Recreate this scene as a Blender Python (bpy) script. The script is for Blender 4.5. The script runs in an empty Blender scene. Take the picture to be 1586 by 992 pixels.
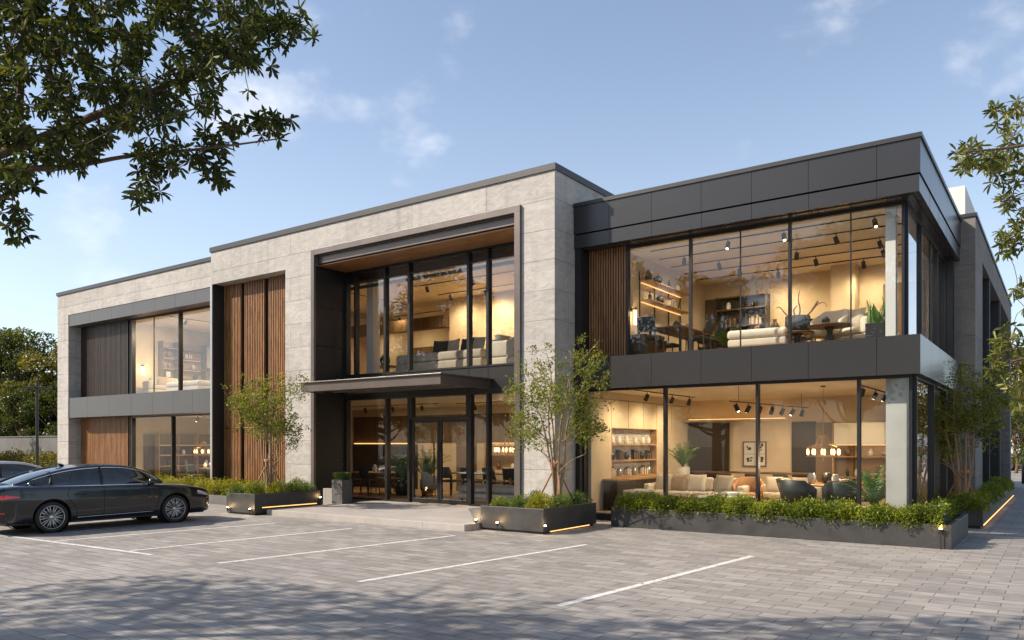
import bpy, bmesh, math, random
import numpy as np
from mathutils import Vector, Matrix, Quaternion
R = math.radians
random.seed(7)
rng = np.random.default_rng(11)
SC = bpy.context.scene
COL = SC.collection

# ------------------------------------------------------------------ objects
def tag(o, label=None, cat=None, group=None, kind=None):
    if label: o['label'] = label
    if cat: o['category'] = cat
    if group: o['group'] = group
    if kind: o['kind'] = kind
    return o

def thing(name, loc, label, cat, group=None, rz=0.0):
    o = bpy.data.objects.new(name, None)
    o.empty_display_size = 0.2
    COL.objects.link(o)
    o.location = loc
    o.rotation_euler = (0, 0, rz)
    return tag(o, label, cat, group)

def link_mesh(name, me, parent=None):
    o = bpy.data.objects.new(name, me)
    COL.objects.link(o)
    if parent is not None: o.parent = parent
    return o

def copy_tree(o, parent=None):
    c = o.copy()
    COL.objects.link(c)
    if parent is not None: c.parent = parent
    for ch in list(o.children):
        copy_tree(ch, c)
    return c

def place(proto, first, loc, rz, label, sc=None, group=None):
    o = proto if first else copy_tree(proto)
    o.location = loc
    o.rotation_euler = (0, 0, rz)
    if sc: o.scale = (sc, sc, sc) if not isinstance(sc, tuple) else sc
    o['label'] = label
    if group: o['group'] = group
    return o

class MB:
    """collects shapes for ONE mesh"""
    def __init__(s):
        s.v = []; s.f = []; s.mi = []; s.m = 0
    def mat(s, i): s.m = i; return s
    def add(s, vs, fs):
        b = len(s.v)
        s.v.extend([tuple(p) for p in vs])
        for f in fs:
            s.f.append(tuple(b+i for i in f)); s.mi.append(s.m)
        return s
    def box(s, x0, x1, y0, y1, z0, z1, rz=0, c=None):
        vs = [(x, y, z) for z in (z0, z1) for x, y in ((x0, y0), (x1, y0), (x1, y1), (x0, y1))]
        if rz:
            if c is None: c = ((x0+x1)/2, (y0+y1)/2)
            ca, sa = math.cos(rz), math.sin(rz)
            vs = [(c[0]+(x-c[0])*ca-(y-c[1])*sa, c[1]+(x-c[0])*sa+(y-c[1])*ca, z) for x, y, z in vs]
        return s.add(vs, [(0,3,2,1),(4,5,6,7),(0,1,5,4),(1,2,6,5),(2,3,7,6),(3,0,4,7)])
    def tube(s, pts, rad, n=8, cap=True):
        pts = [Vector(p) for p in pts]
        if not isinstance(rad, (list, tuple, np.ndarray)): rad = [rad]*len(pts)
        vs = []; fs = []
        up = None
        for i, p in enumerate(pts):
            a = pts[max(i-1, 0)]; b = pts[min(i+1, len(pts)-1)]
            d = (b-a)
            if d.length < 1e-9: d = Vector((0,0,1))
            d.normalize()
            if up is None:
                up = Vector((1,0,0)) if abs(d.x) < .8 else Vector((0,1,0))
            u = d.cross(up)
            if u.length < 1e-6: u = d.orthogonal()
            u.normalize(); w = d.cross(u); up = -w if False else u.cross(d)
            for k in range(n):
                t = 2*math.pi*k/n
                vs.append(p + (u*math.cos(t) + w*math.sin(t))*rad[i])
        for i in range(len(pts)-1):
            for k in range(n):
                k2 = (k+1) % n
                fs.append((i*n+k, (i+1)*n+k, (i+1)*n+k2, i*n+k2))
        if cap:
            fs.append(tuple(range(n)))
            fs.append(tuple((len(pts)-1)*n+k for k in range(n-1, -1, -1)))
        return s.add(vs, fs)
    def cyl(s, p0, p1, r0, r1=None, n=16):
        return s.tube([p0, p1], [r0, r0 if r1 is None else r1], n)
    def lathe(s, prof, c=(0,0,0), n=20, axis='z', cap=True):
        if tuple(prof[0]) == tuple(prof[-1]): cap = False
        vs = []; fs = []
        for (r, h) in prof:
            for k in range(n):
                t = 2*math.pi*k/n
                a, b = r*math.cos(t), r*math.sin(t)
                if axis == 'z': vs.append((c[0]+a, c[1]+b, c[2]+h))
                elif axis == 'x': vs.append((c[0]+h, c[1]+a, c[2]+b))
                else: vs.append((c[0]+b, c[1]+h, c[2]+a))
        for i in range(len(prof)-1):
            for k in range(n):
                k2 = (k+1) % n
                fs.append((i*n+k, i*n+k2, (i+1)*n+k2, (i+1)*n+k))
        if cap and prof[0][0] > 1e-4: fs.append(tuple(range(n-1, -1, -1)))
        if cap and prof[-1][0] > 1e-4: fs.append(tuple((len(prof)-1)*n+k for k in range(n)))
        return s.add(vs, fs)
    def grid(s, fn, nu, nv, flip=False):
        vs = [fn(i/nu, j/nv) for i in range(nu+1) for j in range(nv+1)]
        fs = []
        for i in range(nu):
            for j in range(nv):
                q = (i*(nv+1)+j, (i+1)*(nv+1)+j, (i+1)*(nv+1)+j+1, i*(nv+1)+j+1)
                fs.append(q[::-1] if flip else q)
        return s.add(vs, fs)
    def sphere(s, c, r, n=12, m=8, sz=1.0):
        prof = [(max(r*math.sin(math.pi*i/m), 1e-5), -r*math.cos(math.pi*i/m)*sz) for i in range(m+1)]
        return s.lathe(prof, c, n)
    def build(s, name, mats, parent=None, smooth=False, bevel=0, seg=2, world=False, tf=None):
        me = bpy.data.meshes.new(name)
        vs = s.v
        if world and parent is not None:
            off = world_loc(parent)
            vs = [(x-off[0], y-off[1], z-off[2]) for x, y, z in vs]
        if tf is not None: vs = [tuple(tf @ Vector(p)) for p in vs]
        me.from_pydata(vs, [], s.f)
        if not isinstance(mats, (list, tuple)): mats = [mats]
        for m in mats: me.materials.append(m)
        if len(mats) > 1: me.polygons.foreach_set('material_index', s.mi)
        if smooth: me.polygons.foreach_set('use_smooth', [True]*len(me.polygons))
        me.update()
        o = link_mesh(name, me, parent)
        if bevel:
            b = o.modifiers.new('bevel', 'BEVEL'); b.width = bevel; b.segments = seg
            b.limit_method = 'ANGLE'; b.angle_limit = R(40); b.harden_normals = False
        return o

def world_loc(o):
    p = Vector((0,0,0))
    while o is not None:
        p += o.location; o = o.parent
    return p

def cat_rom(P, n=6):
    P = [Vector(p) for p in P]
    out = []
    for i in range(len(P)-1):
        a = P[max(i-1,0)]; b = P[i]; c = P[i+1]; d = P[min(i+2, len(P)-1)]
        for k in range(n):
            t = k/n
            out.append(0.5*((2*b)+(c-a)*t+(2*a-5*b+4*c-d)*t*t+(3*b-a-3*c+d)*t**3))
    out.append(P[-1])
    return out

# ------------------------------------------------------------------ materials
def nt(name):
    m = bpy.data.materials.new(name); m.use_nodes = True
    t = m.node_tree; t.nodes.clear()
    out = t.nodes.new('ShaderNodeOutputMaterial')
    return m, t, out
def N(t, typ, **kw):
    n = t.nodes.new(typ)
    for k, v in kw.items():
        if k.startswith('i_'):
            key = k[2:]
            key = int(key) if key.isdigit() else key.replace('_', ' ')
            n.inputs[key].default_value = v
        else: setattr(n, k, v)
    return n
def L(t, a, b): t.links.new(a, b)
def c4(c): return (c[0], c[1], c[2], 1.0)

def simple(name, col, rough=.5, metal=0, noise=0, nscale=8, bump=0, bscale=40, spec=.5, coat=0, emit=None, es=0, stretch=None, rvar=0.0):
    m, t, out = nt(name)
    p = N(t, 'ShaderNodeBsdfPrincipled')
    p.inputs['Base Color'].default_value = c4(col)
    p.inputs['Roughness'].default_value = rough
    p.inputs['Metallic'].default_value = metal
    p.inputs['Specular IOR Level'].default_value = spec
    p.inputs['Coat Weight'].default_value = coat
    p.inputs['Coat Roughness'].default_value = .03
    if emit:
        p.inputs['Emission Color'].default_value = c4(emit)
        p.inputs['Emission Strength'].default_value = es
    L(t, p.outputs[0], out.inputs[0])
    if noise or bump or rvar:
        tc = N(t, 'ShaderNodeTexCoord')
        vec = tc.outputs['Object']
        if stretch:
            mp = N(t, 'ShaderNodeMapping'); mp.inputs['Scale'].default_value = stretch
            L(t, vec, mp.inputs[0]); vec = mp.outputs[0]
    if noise or rvar:
        nz = N(t, 'ShaderNodeTexNoise', i_Scale=nscale, i_Detail=6.0, i_Roughness=.6)
        L(t, vec, nz.inputs['Vector'])
    if noise:
        r = N(t, 'ShaderNodeValToRGB')
        r.color_ramp.elements[0].position = .3; r.color_ramp.elements[1].position = .72
        r.color_ramp.elements[0].color = c4([x*(1-noise) for x in col])
        r.color_ramp.elements[1].color = c4([min(1, x*(1+noise)) for x in col])
        L(t, nz.outputs['Fac'], r.inputs[0]); L(t, r.outputs[0], p.inputs['Base Color'])
    if rvar:
        mr = N(t, 'ShaderNodeMapRange'); mr.inputs[3].default_value = max(.02, rough-rvar); mr.inputs[4].default_value = rough+rvar
        L(t, nz.outputs['Fac'], mr.inputs[0]); L(t, mr.outputs[0], p.inputs['Roughness'])
    if bump:
        n2 = N(t, 'ShaderNodeTexNoise', i_Scale=bscale, i_Detail=5.0)
        L(t, vec, n2.inputs['Vector'])
        b = N(t, 'ShaderNodeBump', i_Strength=bump, i_Distance=.01)
        L(t, n2.outputs['Fac'], b.inputs['Height']); L(t, b.outputs[0], p.inputs['Normal'])
    return m

def emit_mat(name, col, s):
    m, t, out = nt(name)
    e = N(t, 'ShaderNodeEmission'); e.inputs[0].default_value = c4(col); e.inputs[1].default_value = s
    L(t, e.outputs[0], out.inputs[0])
    return m

def glass_mat(name, f0=.08, tint=(.93,.95,.94), gtint=(1,1,1)):
    m, t, out = nt(name)
    g = N(t, 'ShaderNodeNewGeometry')
    dot = N(t, 'ShaderNodeVectorMath', operation='DOT_PRODUCT')
    L(t, g.outputs['Normal'], dot.inputs[0]); L(t, g.outputs['Incoming'], dot.inputs[1])
    ab = N(t, 'ShaderNodeMath', operation='ABSOLUTE'); L(t, dot.outputs['Value'], ab.inputs[0])
    om = N(t, 'ShaderNodeMath', operation='SUBTRACT', i_0=1.0); L(t, ab.outputs[0], om.inputs[1])
    pw = N(t, 'ShaderNodeMath', operation='POWER', i_1=5.0); L(t, om.outputs[0], pw.inputs[0])
    ml = N(t, 'ShaderNodeMath', operation='MULTIPLY_ADD', i_1=1-f0, i_2=f0); L(t, pw.outputs[0], ml.inputs[0])
    tr = N(t, 'ShaderNodeBsdfTransparent'); tr.inputs[0].default_value = c4(tint)
    gl = N(t, 'ShaderNodeBsdfGlossy'); gl.inputs['Roughness'].default_value = 0.0; gl.inputs[0].default_value = c4(gtint)
    mx = N(t, 'ShaderNodeMixShader')
    L(t, ml.outputs[0], mx.inputs[0]); L(t, tr.outputs[0], mx.inputs[1]); L(t, gl.outputs[0], mx.inputs[2])
    L(t, mx.outputs[0], out.inputs[0])
    return m

def uv_axis(t, off=(0,0)):
    """world position -> (x+y, z) for vertical faces"""
    g = N(t, 'ShaderNodeNewGeometry')
    sp = N(t, 'ShaderNodeSeparateXYZ'); L(t, g.outputs['Position'], sp.inputs[0])
    ad = N(t, 'ShaderNodeMath', operation='ADD'); L(t, sp.outputs[0], ad.inputs[0]); L(t, sp.outputs[1], ad.inputs[1])
    a2 = N(t, 'ShaderNodeMath', operation='ADD', i_1=off[0]); L(t, ad.outputs[0], a2.inputs[0])
    z2 = N(t, 'ShaderNodeMath', operation='ADD', i_1=off[1]); L(t, sp.outputs[2], z2.inputs[0])
    cb = N(t, 'ShaderNodeCombineXYZ'); L(t, a2.outputs[0], cb.inputs[0]); L(t, z2.outputs[0], cb.inputs[1])
    return cb.outputs[0], g.outputs['Position']

def stone_mat(name, col, bw=2.6, rh=.735, off=(0.4, -7.88+.735*12), mort=.008, joints=True, var=.08, bumps=.5):
    m, t, out = nt(name)
    p = N(t, 'ShaderNodeBsdfPrincipled', i_Roughness=.82); p.inputs['Specular IOR Level'].default_value = .25
    L(t, p.outputs[0], out.inputs[0])
    uv, pos = uv_axis(t, off)
    mp = N(t, 'ShaderNodeMapping'); mp.inputs['Scale'].default_value = (1.2, 1.2, 2.6); mp.inputs['Rotation'].default_value = (.5, .5, .2)
    L(t, pos, mp.inputs[0])
    n1 = N(t, 'ShaderNodeTexNoise', i_Scale=2.2, i_Detail=8.0, i_Roughness=.62, i_Distortion=1.2); L(t, mp.outputs[0], n1.inputs[0])
    n2 = N(t, 'ShaderNodeTexNoise', i_Scale=.55, i_Detail=4.0); L(t, pos, n2.inputs[0])
    n3 = N(t, 'ShaderNodeTexNoise', i_Scale=55.0, i_Detail=4.0, i_Roughness=.7); L(t, pos, n3.inputs[0])
    br = N(t, 'ShaderNodeTexBrick', i_Scale=1.0, i_Mortar_Size=mort, i_Mortar_Smooth=.15, i_Bias=0.0, i_Brick_Width=bw, i_Row_Height=rh)
    br.offset = .38
    L(t, uv, br.inputs[0])
    br.inputs['Color1'].default_value = c4([x*(1-var) for x in col]); br.inputs['Color2'].default_value = c4([x*(1+var*.6) for x in col])
    br.inputs['Mortar'].default_value = c4([x*.58 for x in col] if joints else col)
    r1 = N(t, 'ShaderNodeMapRange'); r1.inputs[1].default_value = .25; r1.inputs[2].default_value = .75; r1.inputs[3].default_value = .78; r1.inputs[4].default_value = 1.17
    L(t, n1.outputs['Fac'], r1.inputs[0])
    r2 = N(t, 'ShaderNodeMapRange'); r2.inputs[1].default_value = .3; r2.inputs[2].default_value = .7; r2.inputs[3].default_value = .90; r2.inputs[4].default_value = 1.08
    L(t, n2.outputs['Fac'], r2.inputs[0])
    r3 = N(t, 'ShaderNodeMapRange'); r3.inputs[1].default_value = .3; r3.inputs[2].default_value = .7; r3.inputs[3].default_value = .9; r3.inputs[4].default_value = 1.08
    L(t, n3.outputs['Fac'], r3.inputs[0])
    m1 = N(t, 'ShaderNodeMath', operation='MULTIPLY'); L(t, r1.outputs[0], m1.inputs[0]); L(t, r2.outputs[0], m1.inputs[1])
    ms = N(t, 'ShaderNodeMapping'); ms.inputs['Scale'].default_value = (3.2, 3.2, .16); L(t, pos, ms.inputs[0])
    n4 = N(t, 'ShaderNodeTexNoise', i_Scale=1.5, i_Detail=5.0); L(t, ms.outputs[0], n4.inputs[0])
    r4 = N(t, 'ShaderNodeMapRange'); r4.inputs[1].default_value = .52; r4.inputs[2].default_value = .75; r4.inputs[3].default_value = 1.02; r4.inputs[4].default_value = .86
    L(t, n4.outputs['Fac'], r4.inputs[0])
    m0 = N(t, 'ShaderNodeMath', operation='MULTIPLY'); L(t, m1.outputs[0], m0.inputs[0]); L(t, r4.outputs[0], m0.inputs[1]); m1 = m0
    m2 = N(t, 'ShaderNodeMath', operation='MULTIPLY'); L(t, m1.outputs[0], m2.inputs[0]); L(t, r3.outputs[0], m2.inputs[1])
    vm = N(t, 'ShaderNodeVectorMath', operation='SCALE'); L(t, br.outputs['Color'], vm.inputs[0]); L(t, m2.outputs[0], vm.inputs['Scale'])
    L(t, vm.outputs[0], p.inputs['Base Color'])
    # bump: chiselled streaks + joints
    a = N(t, 'ShaderNodeMath', operation='MULTIPLY_ADD', i_1=.25); L(t, n3.outputs['Fac'], a.inputs[0]); L(t, n1.outputs['Fac'], a.inputs[2])
    b = N(t, 'ShaderNodeMath', operation='MULTIPLY_ADD', i_1=-.8 if joints else 0.0); L(t, br.outputs['Fac'], b.inputs[0]); L(t, a.outputs[0], b.inputs[2])
    bp = N(t, 'ShaderNodeBump', i_Strength=bumps, i_Distance=.03); L(t, b.outputs[0], bp.inputs['Height']); L(t, bp.outputs[0], p.inputs['Normal'])
    return m

def paver_mat(name, col, bw, rh, mort, rot=0.0, var=.14, rough=.75, dark=.5, bumpd=.006, streak=.12, offs=.5):
    m, t, out = nt(name)
    p = N(t, 'ShaderNodeBsdfPrincipled', i_Roughness=rough); p.inputs['Specular IOR Level'].default_value = .35
    L(t, p.outputs[0], out.inputs[0])
    g = N(t, 'ShaderNodeNewGeometry')
    mp = N(t, 'ShaderNodeMapping'); mp.inputs['Rotation'].default_value = (0, 0, rot); mp.inputs['Location'].default_value = (.13, .07, 0)
    L(t, g.outputs['Position'], mp.inputs[0])
    # slight wander of the joints
    nw = N(t, 'ShaderNodeTexNoise', i_Scale=1.4, i_Detail=2.0); L(t, g.outputs['Position'], nw.inputs[0])
    ws = N(t, 'ShaderNodeVectorMath', operation='SCALE'); ws.inputs['Scale'].default_value = .02; L(t, nw.outputs['Color'], ws.inputs[0])
    wa = N(t, 'ShaderNodeVectorMath', operation='ADD'); L(t, mp.outputs[0], wa.inputs[0]); L(t, ws.outputs[0], wa.inputs[1])
    br = N(t, 'ShaderNodeTexBrick', i_Scale=1.0, i_Mortar_Size=mort, i_Mortar_Smooth=.2, i_Bias=0.0, i_Brick_Width=bw, i_Row_Height=rh)
    br.offset = offs
    L(t, wa.outputs[0], br.inputs[0])
    br.inputs['Color1'].default_value = c4([x*(1-var) for x in col]); br.inputs['Color2'].default_value = c4([x*(1+var) for x in col])
    br.inputs['Mortar'].default_value = c4([x*dark for x in col])
    n1 = N(t, 'ShaderNodeTexNoise', i_Scale=.35, i_Detail=7.0, i_Roughness=.65); L(t, g.outputs['Position'], n1.inputs[0])
    ms = N(t, 'ShaderNodeMapping'); ms.inputs['Scale'].default_value = (1.6, 7, 1); L(t, g.outputs['Position'], ms.inputs[0])
    n2 = N(t, 'ShaderNodeTexNoise', i_Scale=1.6, i_Detail=7.0, i_Roughness=.65, i_Distortion=.6); L(t, ms.outputs[0], n2.inputs[0])
    n3 = N(t, 'ShaderNodeTexNoise', i_Scale=90.0, i_Detail=3.0); L(t, g.outputs['Position'], n3.inputs[0])
    def rg(n, lo, hi):
        r = N(t, 'ShaderNodeMapRange'); r.inputs[1].default_value = .28; r.inputs[2].default_value = .72
        r.inputs[3].default_value = lo; r.inputs[4].default_value = hi; L(t, n.outputs['Fac'], r.inputs[0]); return r.outputs[0]
    n5 = N(t, 'ShaderNodeTexNoise', i_Scale=.9, i_Detail=5.0, i_Roughness=.7, i_Distortion=.5); L(t, g.outputs['Position'], n5.inputs[0])
    r5 = N(t, 'ShaderNodeMapRange'); r5.inputs[1].default_value = .60; r5.inputs[2].default_value = .74; r5.inputs[3].default_value = 1.0; r5.inputs[4].default_value = .74; L(t, n5.outputs['Fac'], r5.inputs[0])
    v0 = N(t, 'ShaderNodeMath', operation='MULTIPLY'); L(t, rg(n1, .86, 1.12), v0.inputs[0]); L(t, r5.outputs[0], v0.inputs[1])
    a = N(t, 'ShaderNodeMath', operation='MULTIPLY'); L(t, v0.outputs[0], a.inputs[0]); L(t, rg(n2, 1-streak*1.4, 1+streak), a.inputs[1])
    b = N(t, 'ShaderNodeMath', operation='MULTIPLY'); L(t, a.outputs[0], b.inputs[0]); L(t, rg(n3, .9, 1.08), b.inputs[1])
    vm = N(t, 'ShaderNodeVectorMath', operation='SCALE'); L(t, br.outputs['Color'], vm.inputs[0]); L(t, b.outputs[0], vm.inputs['Scale'])
    L(t, vm.outputs[0], p.inputs['Base Color'])
    h = N(t, 'ShaderNodeMath', operation='MULTIPLY_ADD', i_1=-1.0); L(t, br.outputs['Fac'], h.inputs[0])
    h2 = N(t, 'ShaderNodeMath', operation='MULTIPLY_ADD', i_1=.5); L(t, n2.outputs['Fac'], h2.inputs[0]); L(t, n3.outputs['Fac'], h2.inputs[2])
    L(t, h2.outputs[0], h.inputs[2])
    bp = N(t, 'ShaderNodeBump', i_Strength=.6, i_Distance=bumpd); L(t, h.outputs[0], bp.inputs['Height']); L(t, bp.outputs[0], p.inputs['Normal'])
    rr = N(t, 'ShaderNodeMapRange'); rr.inputs[1].default_value = .3; rr.inputs[2].default_value = .7; rr.inputs[3].default_value = rough-.18; rr.inputs[4].default_value = rough+.12
    L(t, n2.outputs['Fac'], rr.inputs[0]); L(t, rr.outputs[0], p.inputs['Roughness'])
    return m

def wood_mat(name, c1, c2, scale=6, stretch=(9, 9, .7), rough=.45):
    m, t, out = nt(name)
    p = N(t, 'ShaderNodeBsdfPrincipled', i_Roughness=rough); p.inputs['Specular IOR Level'].default_value = .4
    L(t, p.outputs[0], out.inputs[0])
    g = N(t, 'ShaderNodeNewGeometry')
    mp = N(t, 'ShaderNodeMapping'); mp.inputs['Scale'].default_value = stretch; L(t, g.outputs['Position'], mp.inputs[0])
    n1 = N(t, 'ShaderNodeTexNoise', i_Scale=scale*.35, i_Detail=6.0, i_Roughness=.6, i_Distortion=.4); L(t, mp.outputs[0], n1.inputs[0])
    n2 = N(t, 'ShaderNodeTexNoise', i_Scale=scale*3, i_Detail=3.0); L(t, mp.outputs[0], n2.inputs[0])
    a = N(t, 'ShaderNodeMath', operation='MULTIPLY_ADD', i_1=.35, i_2=-.17); L(t, n2.outputs['Fac'], a.inputs[0])
    b = N(t, 'ShaderNodeMath', operation='ADD'); L(t, n1.outputs['Fac'], b.inputs[0]); L(t, a.outputs[0], b.inputs[1])
    r = N(t, 'ShaderNodeValToRGB'); r.color_ramp.elements[0].position = .32; r.color_ramp.elements[1].position = .68
    r.color_ramp.elements[0].color = c4(c1); r.color_ramp.elements[1].color = c4(c2)
    L(t, b.outputs[0], r.inputs[0]); L(t, r.outputs[0], p.inputs['Base Color'])
    bp = N(t, 'ShaderNodeBump', i_Strength=.25, i_Distance=.004); L(t, b.outputs[0], bp.inputs['Height']); L(t, bp.outputs[0], p.inputs['Normal'])
    return m

def leaf_mat(name, c1, c2, c3, trans=.35, rough=.45, spec=.35):
    m, t, out = nt(name)
    at = N(t, 'ShaderNodeAttribute'); at.attribute_name = 'tint'
    r = N(t, 'ShaderNodeValToRGB'); e = r.color_ramp.elements
    e[0].position = 0.0; e[0].color = c4(c1); e[1].position = 1.0; e[1].color = c4(c3)
    x = e.new(.55); x.color = c4(c2)
    L(t, at.outputs['Fac'], r.inputs[0])
    p = N(t, 'ShaderNodeBsdfPrincipled', i_Roughness=rough); p.inputs['Specular IOR Level'].default_value = spec
    L(t, r.outputs[0], p.inputs['Base Color'])
    tr = N(t, 'ShaderNodeBsdfTranslucent')
    sc = N(t, 'ShaderNodeVectorMath', operation='MULTIPLY'); sc.inputs[1].default_value = (1.5, 1.35, .6)
    L(t, r.outputs[0], sc.inputs[0]); L(t, sc.outputs[0], tr.inputs[0])
    mx = N(t, 'ShaderNodeMixShader', i_0=trans)
    L(t, p.outputs[0], mx.inputs[1]); L(t, tr.outputs[0], mx.inputs[2]); L(t, mx.outputs[0], out.inputs[0])
    return m

M = {}
M['stone'] = stone_mat('facade stone', (.46, .43, .393))
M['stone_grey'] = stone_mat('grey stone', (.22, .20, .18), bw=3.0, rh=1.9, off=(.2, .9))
M['plaster'] = simple('white render', (.68, .66, .62), .85, noise=.06, nscale=1.5, bump=.1)
M['fascia'] = simple('charcoal metal panel', (.036, .035, .035), .27, metal=.1, noise=.03, nscale=.5, rvar=.015)
M['fascia_light'] = simple('grey metal panel', (.085, .086, .088), .42, metal=.15, noise=.06, nscale=1.3, rvar=.05)
M['coping'] = simple('coping metal', (.045, .044, .043), .4, metal=.3, noise=.08, nscale=3)
M['frame'] = simple('black aluminium', (.02, .02, .021), .38, metal=.2, spec=.5)
M['bronze'] = simple('bronze grey metal', (.15, .125, .11), .36, metal=.45, noise=.08, nscale=2, rvar=.06)
M['black'] = simple('black panel', (.016, .016, .017), .45, noise=.2, nscale=2)
M['joint'] = simple('black joint', (.006, .006, .006), .8)
M['steel'] = simple('pale steel', (.42, .43, .44), .35, metal=.7)
M['slat_gold'] = wood_mat('golden slats', (.13, .058, .022), (.40, .20, .075))
M['slat_brown'] = wood_mat('brown slats', (.15, .066, .026), (.40, .195, .082))
M['slat_dark'] = wood_mat('dark slats', (.022, .014, .011), (.06, .038, .028))
M['soffit_wood'] = wood_mat('soffit panels', (.28, .13, .05), (.40, .205, .085), scale=3, stretch=(.7, 4, 4), rough=.4)
M['floor_wood'] = wood_mat('floor boards', (.34, .22, .12), (.52, .36, .21), scale=4, stretch=(.8, 6, 6), rough=.4)
M['wall'] = simple('warm plaster', (.62, .50, .34), .8, noise=.08, nscale=1.5, bump=.05)
M['ceil'] = simple('ceiling', (.80, .70, .53), .9, noise=.02, nscale=2)
M['wall_dark'] = simple('taupe panel', (.17, .112, .062), .55, noise=.15, nscale=1.2)
M['wall_brown'] = wood_mat('walnut panel', (.07, .04, .02), (.15, .09, .045), scale=3, stretch=(3, 3, .4))
M['cabinet_black'] = simple('smoked cabinet', (.03, .02, .012), .45, noise=.2, nscale=2)
M['oak'] = wood_mat('oak', (.30, .17, .07), (.48, .29, .13), scale=4, stretch=(1, 1, 6))
M['walnut'] = wood_mat('walnut', (.10, .05, .022), (.2, .11, .05), scale=4, stretch=(2, 2, 5))
M['cream'] = simple('cream fabric', (.62, .55, .44), .9, noise=.07, nscale=6, bump=.25, bscale=160)
M['linen'] = simple('linen fabric', (.46, .40, .31), .92, noise=.1, nscale=7, bump=.25, bscale=150)
M['sand'] = simple('sand fabric', (.34, .25, .16), .92, noise=.1, nscale=7, bump=.25, bscale=150)
M['grey_fabric'] = simple('grey fabric', (.40, .375, .335), .92, noise=.1, nscale=7, bump=.25, bscale=150)
M['dark_fabric'] = simple('dark fabric', (.05, .048, .045), .9, noise=.15, nscale=7, bump=.25, bscale=150)
M['green_leather'] = simple('dark green leather', (.010, .017, .013), .5, noise=.15, nscale=5, bump=.1, bscale=90)
M['tan_leather'] = simple('tan leather', (.42, .22, .10), .5, noise=.1, nscale=5)
M['cream_gloss'] = simple('cream lacquer', (.72, .66, .53), .35)
M['white_cer'] = simple('white ceramic', (.7, .67, .6), .3)
M['black_cer'] = simple('black ceramic', (.025, .023, .022), .3)
M['brown_cer'] = simple('brown ceramic', (.16, .09, .05), .4)
M['paper'] = simple('book cloth', (.5, .42, .3), .8, noise=.25, nscale=20)
M['brass'] = simple('aged brass', (.45, .28, .1), .3, metal=.9)
M['plantpot'] = simple('concrete pot', (.4, .38, .35), .8, noise=.1, nscale=8, bump=.2)
M['planter'] = simple('dark granite', (.045, .043, .041), .5, noise=.3, nscale=3.2, bump=.1, bscale=60, rvar=.12)
M['soil'] = simple('soil', (.04, .028, .018), .95, noise=.3, nscale=20, bump=.6, bscale=30)
M['bark'] = simple('bark', (.13, .085, .05), .9, noise=.35, nscale=14, bump=.7, bscale=30, stretch=(2, 2, .5))
M['bark_pale'] = simple('pale bark', (.30, .205, .12), .85, noise=.3, nscale=14, bump=.5, bscale=40, stretch=(2, 2, .4))
M['stake'] = simple('timber stake', (.38, .2, .095), .8, noise=.25, nscale=10, stretch=(1, 1, .3))
def worn_paint(name, col):
    m = simple(name, col, .7, noise=.2, nscale=9)
    t = m.node_tree; out = [n for n in t.nodes if n.type == 'OUTPUT_MATERIAL'][0]; p = [n for n in t.nodes if n.type == 'BSDF_PRINCIPLED'][0]
    g = N(t, 'ShaderNodeNewGeometry'); nz = N(t, 'ShaderNodeTexNoise', i_Scale=7.0, i_Detail=8.0, i_Roughness=.75); L(t, g.outputs['Position'], nz.inputs[0])
    r = N(t, 'ShaderNodeMapRange'); r.inputs[1].default_value = .54; r.inputs[2].default_value = .68; r.inputs[3].default_value = .06; r.inputs[4].default_value = .85; L(t, nz.outputs['Fac'], r.inputs[0])
    tr = N(t, 'ShaderNodeBsdfTransparent'); mx = N(t, 'ShaderNodeMixShader'); L(t, r.outputs[0], mx.inputs[0]); L(t, p.outputs[0], mx.inputs[1]); L(t, tr.outputs[0], mx.inputs[2]); L(t, mx.outputs[0], out.inputs[0])
    return m
M['paint_line'] = worn_paint('white road paint', (.66, .65, .62))
M['concrete'] = simple('concrete wall', (.135, .13, .12), .85, noise=.18, nscale=1.2, bump=.2, bscale=30)
M['glass'] = glass_mat('clear glazing', .042)
M['glass_mid'] = glass_mat('lightly coated glazing', .075)
M['glass_high'] = glass_mat('coated glazing', .12)
M['glass_side_high'] = glass_mat('reflective side glazing', .50, (.86, .9, .92))
M['glass_side'] = glass_mat('side glazing', .30, (.86, .9, .92))
M['led'] = emit_mat('led strip', (1, .52, .18), 1.7)
M['lamp_glow'] = emit_mat('lamp glow', (1, .72, .38), 14)
M['bulb_glow'] = emit_mat('bulb glow', (1, .50, .17), 5)
M['sconce_glow'] = emit_mat('sconce glow', (1, .70, .36), 6)
# ------------------------------------------------------------------ camera, sun, sky
YAW = math.atan2(.57973, .81488)
cam = bpy.data.cameras.new('camera')
cam.sensor_width = 36; cam.lens = 1204.53/1586*36
cam.shift_y = (688-496)/1586
cam.clip_start = .1; cam.clip_end = 3000
co = bpy.data.objects.new('camera', cam); COL.objects.link(co)
co.location = (0, 0, 1.9); co.rotation_euler = (R(90), 0, YAW)
SC.camera = co

SUN_TRAVEL = Vector((1.06, .88, -1.06)).normalized()
sl = bpy.data.lights.new('sun', 'SUN'); sl.energy = 5.0; sl.angle = R(.55); sl.color = (1, .885, .745)
so = bpy.data.objects.new('sun', sl); COL.objects.link(so); so.location = (-30, -30, 40)
so.rotation_euler = SUN_TRAVEL.to_track_quat('-Z', 'Y').to_euler()

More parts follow.
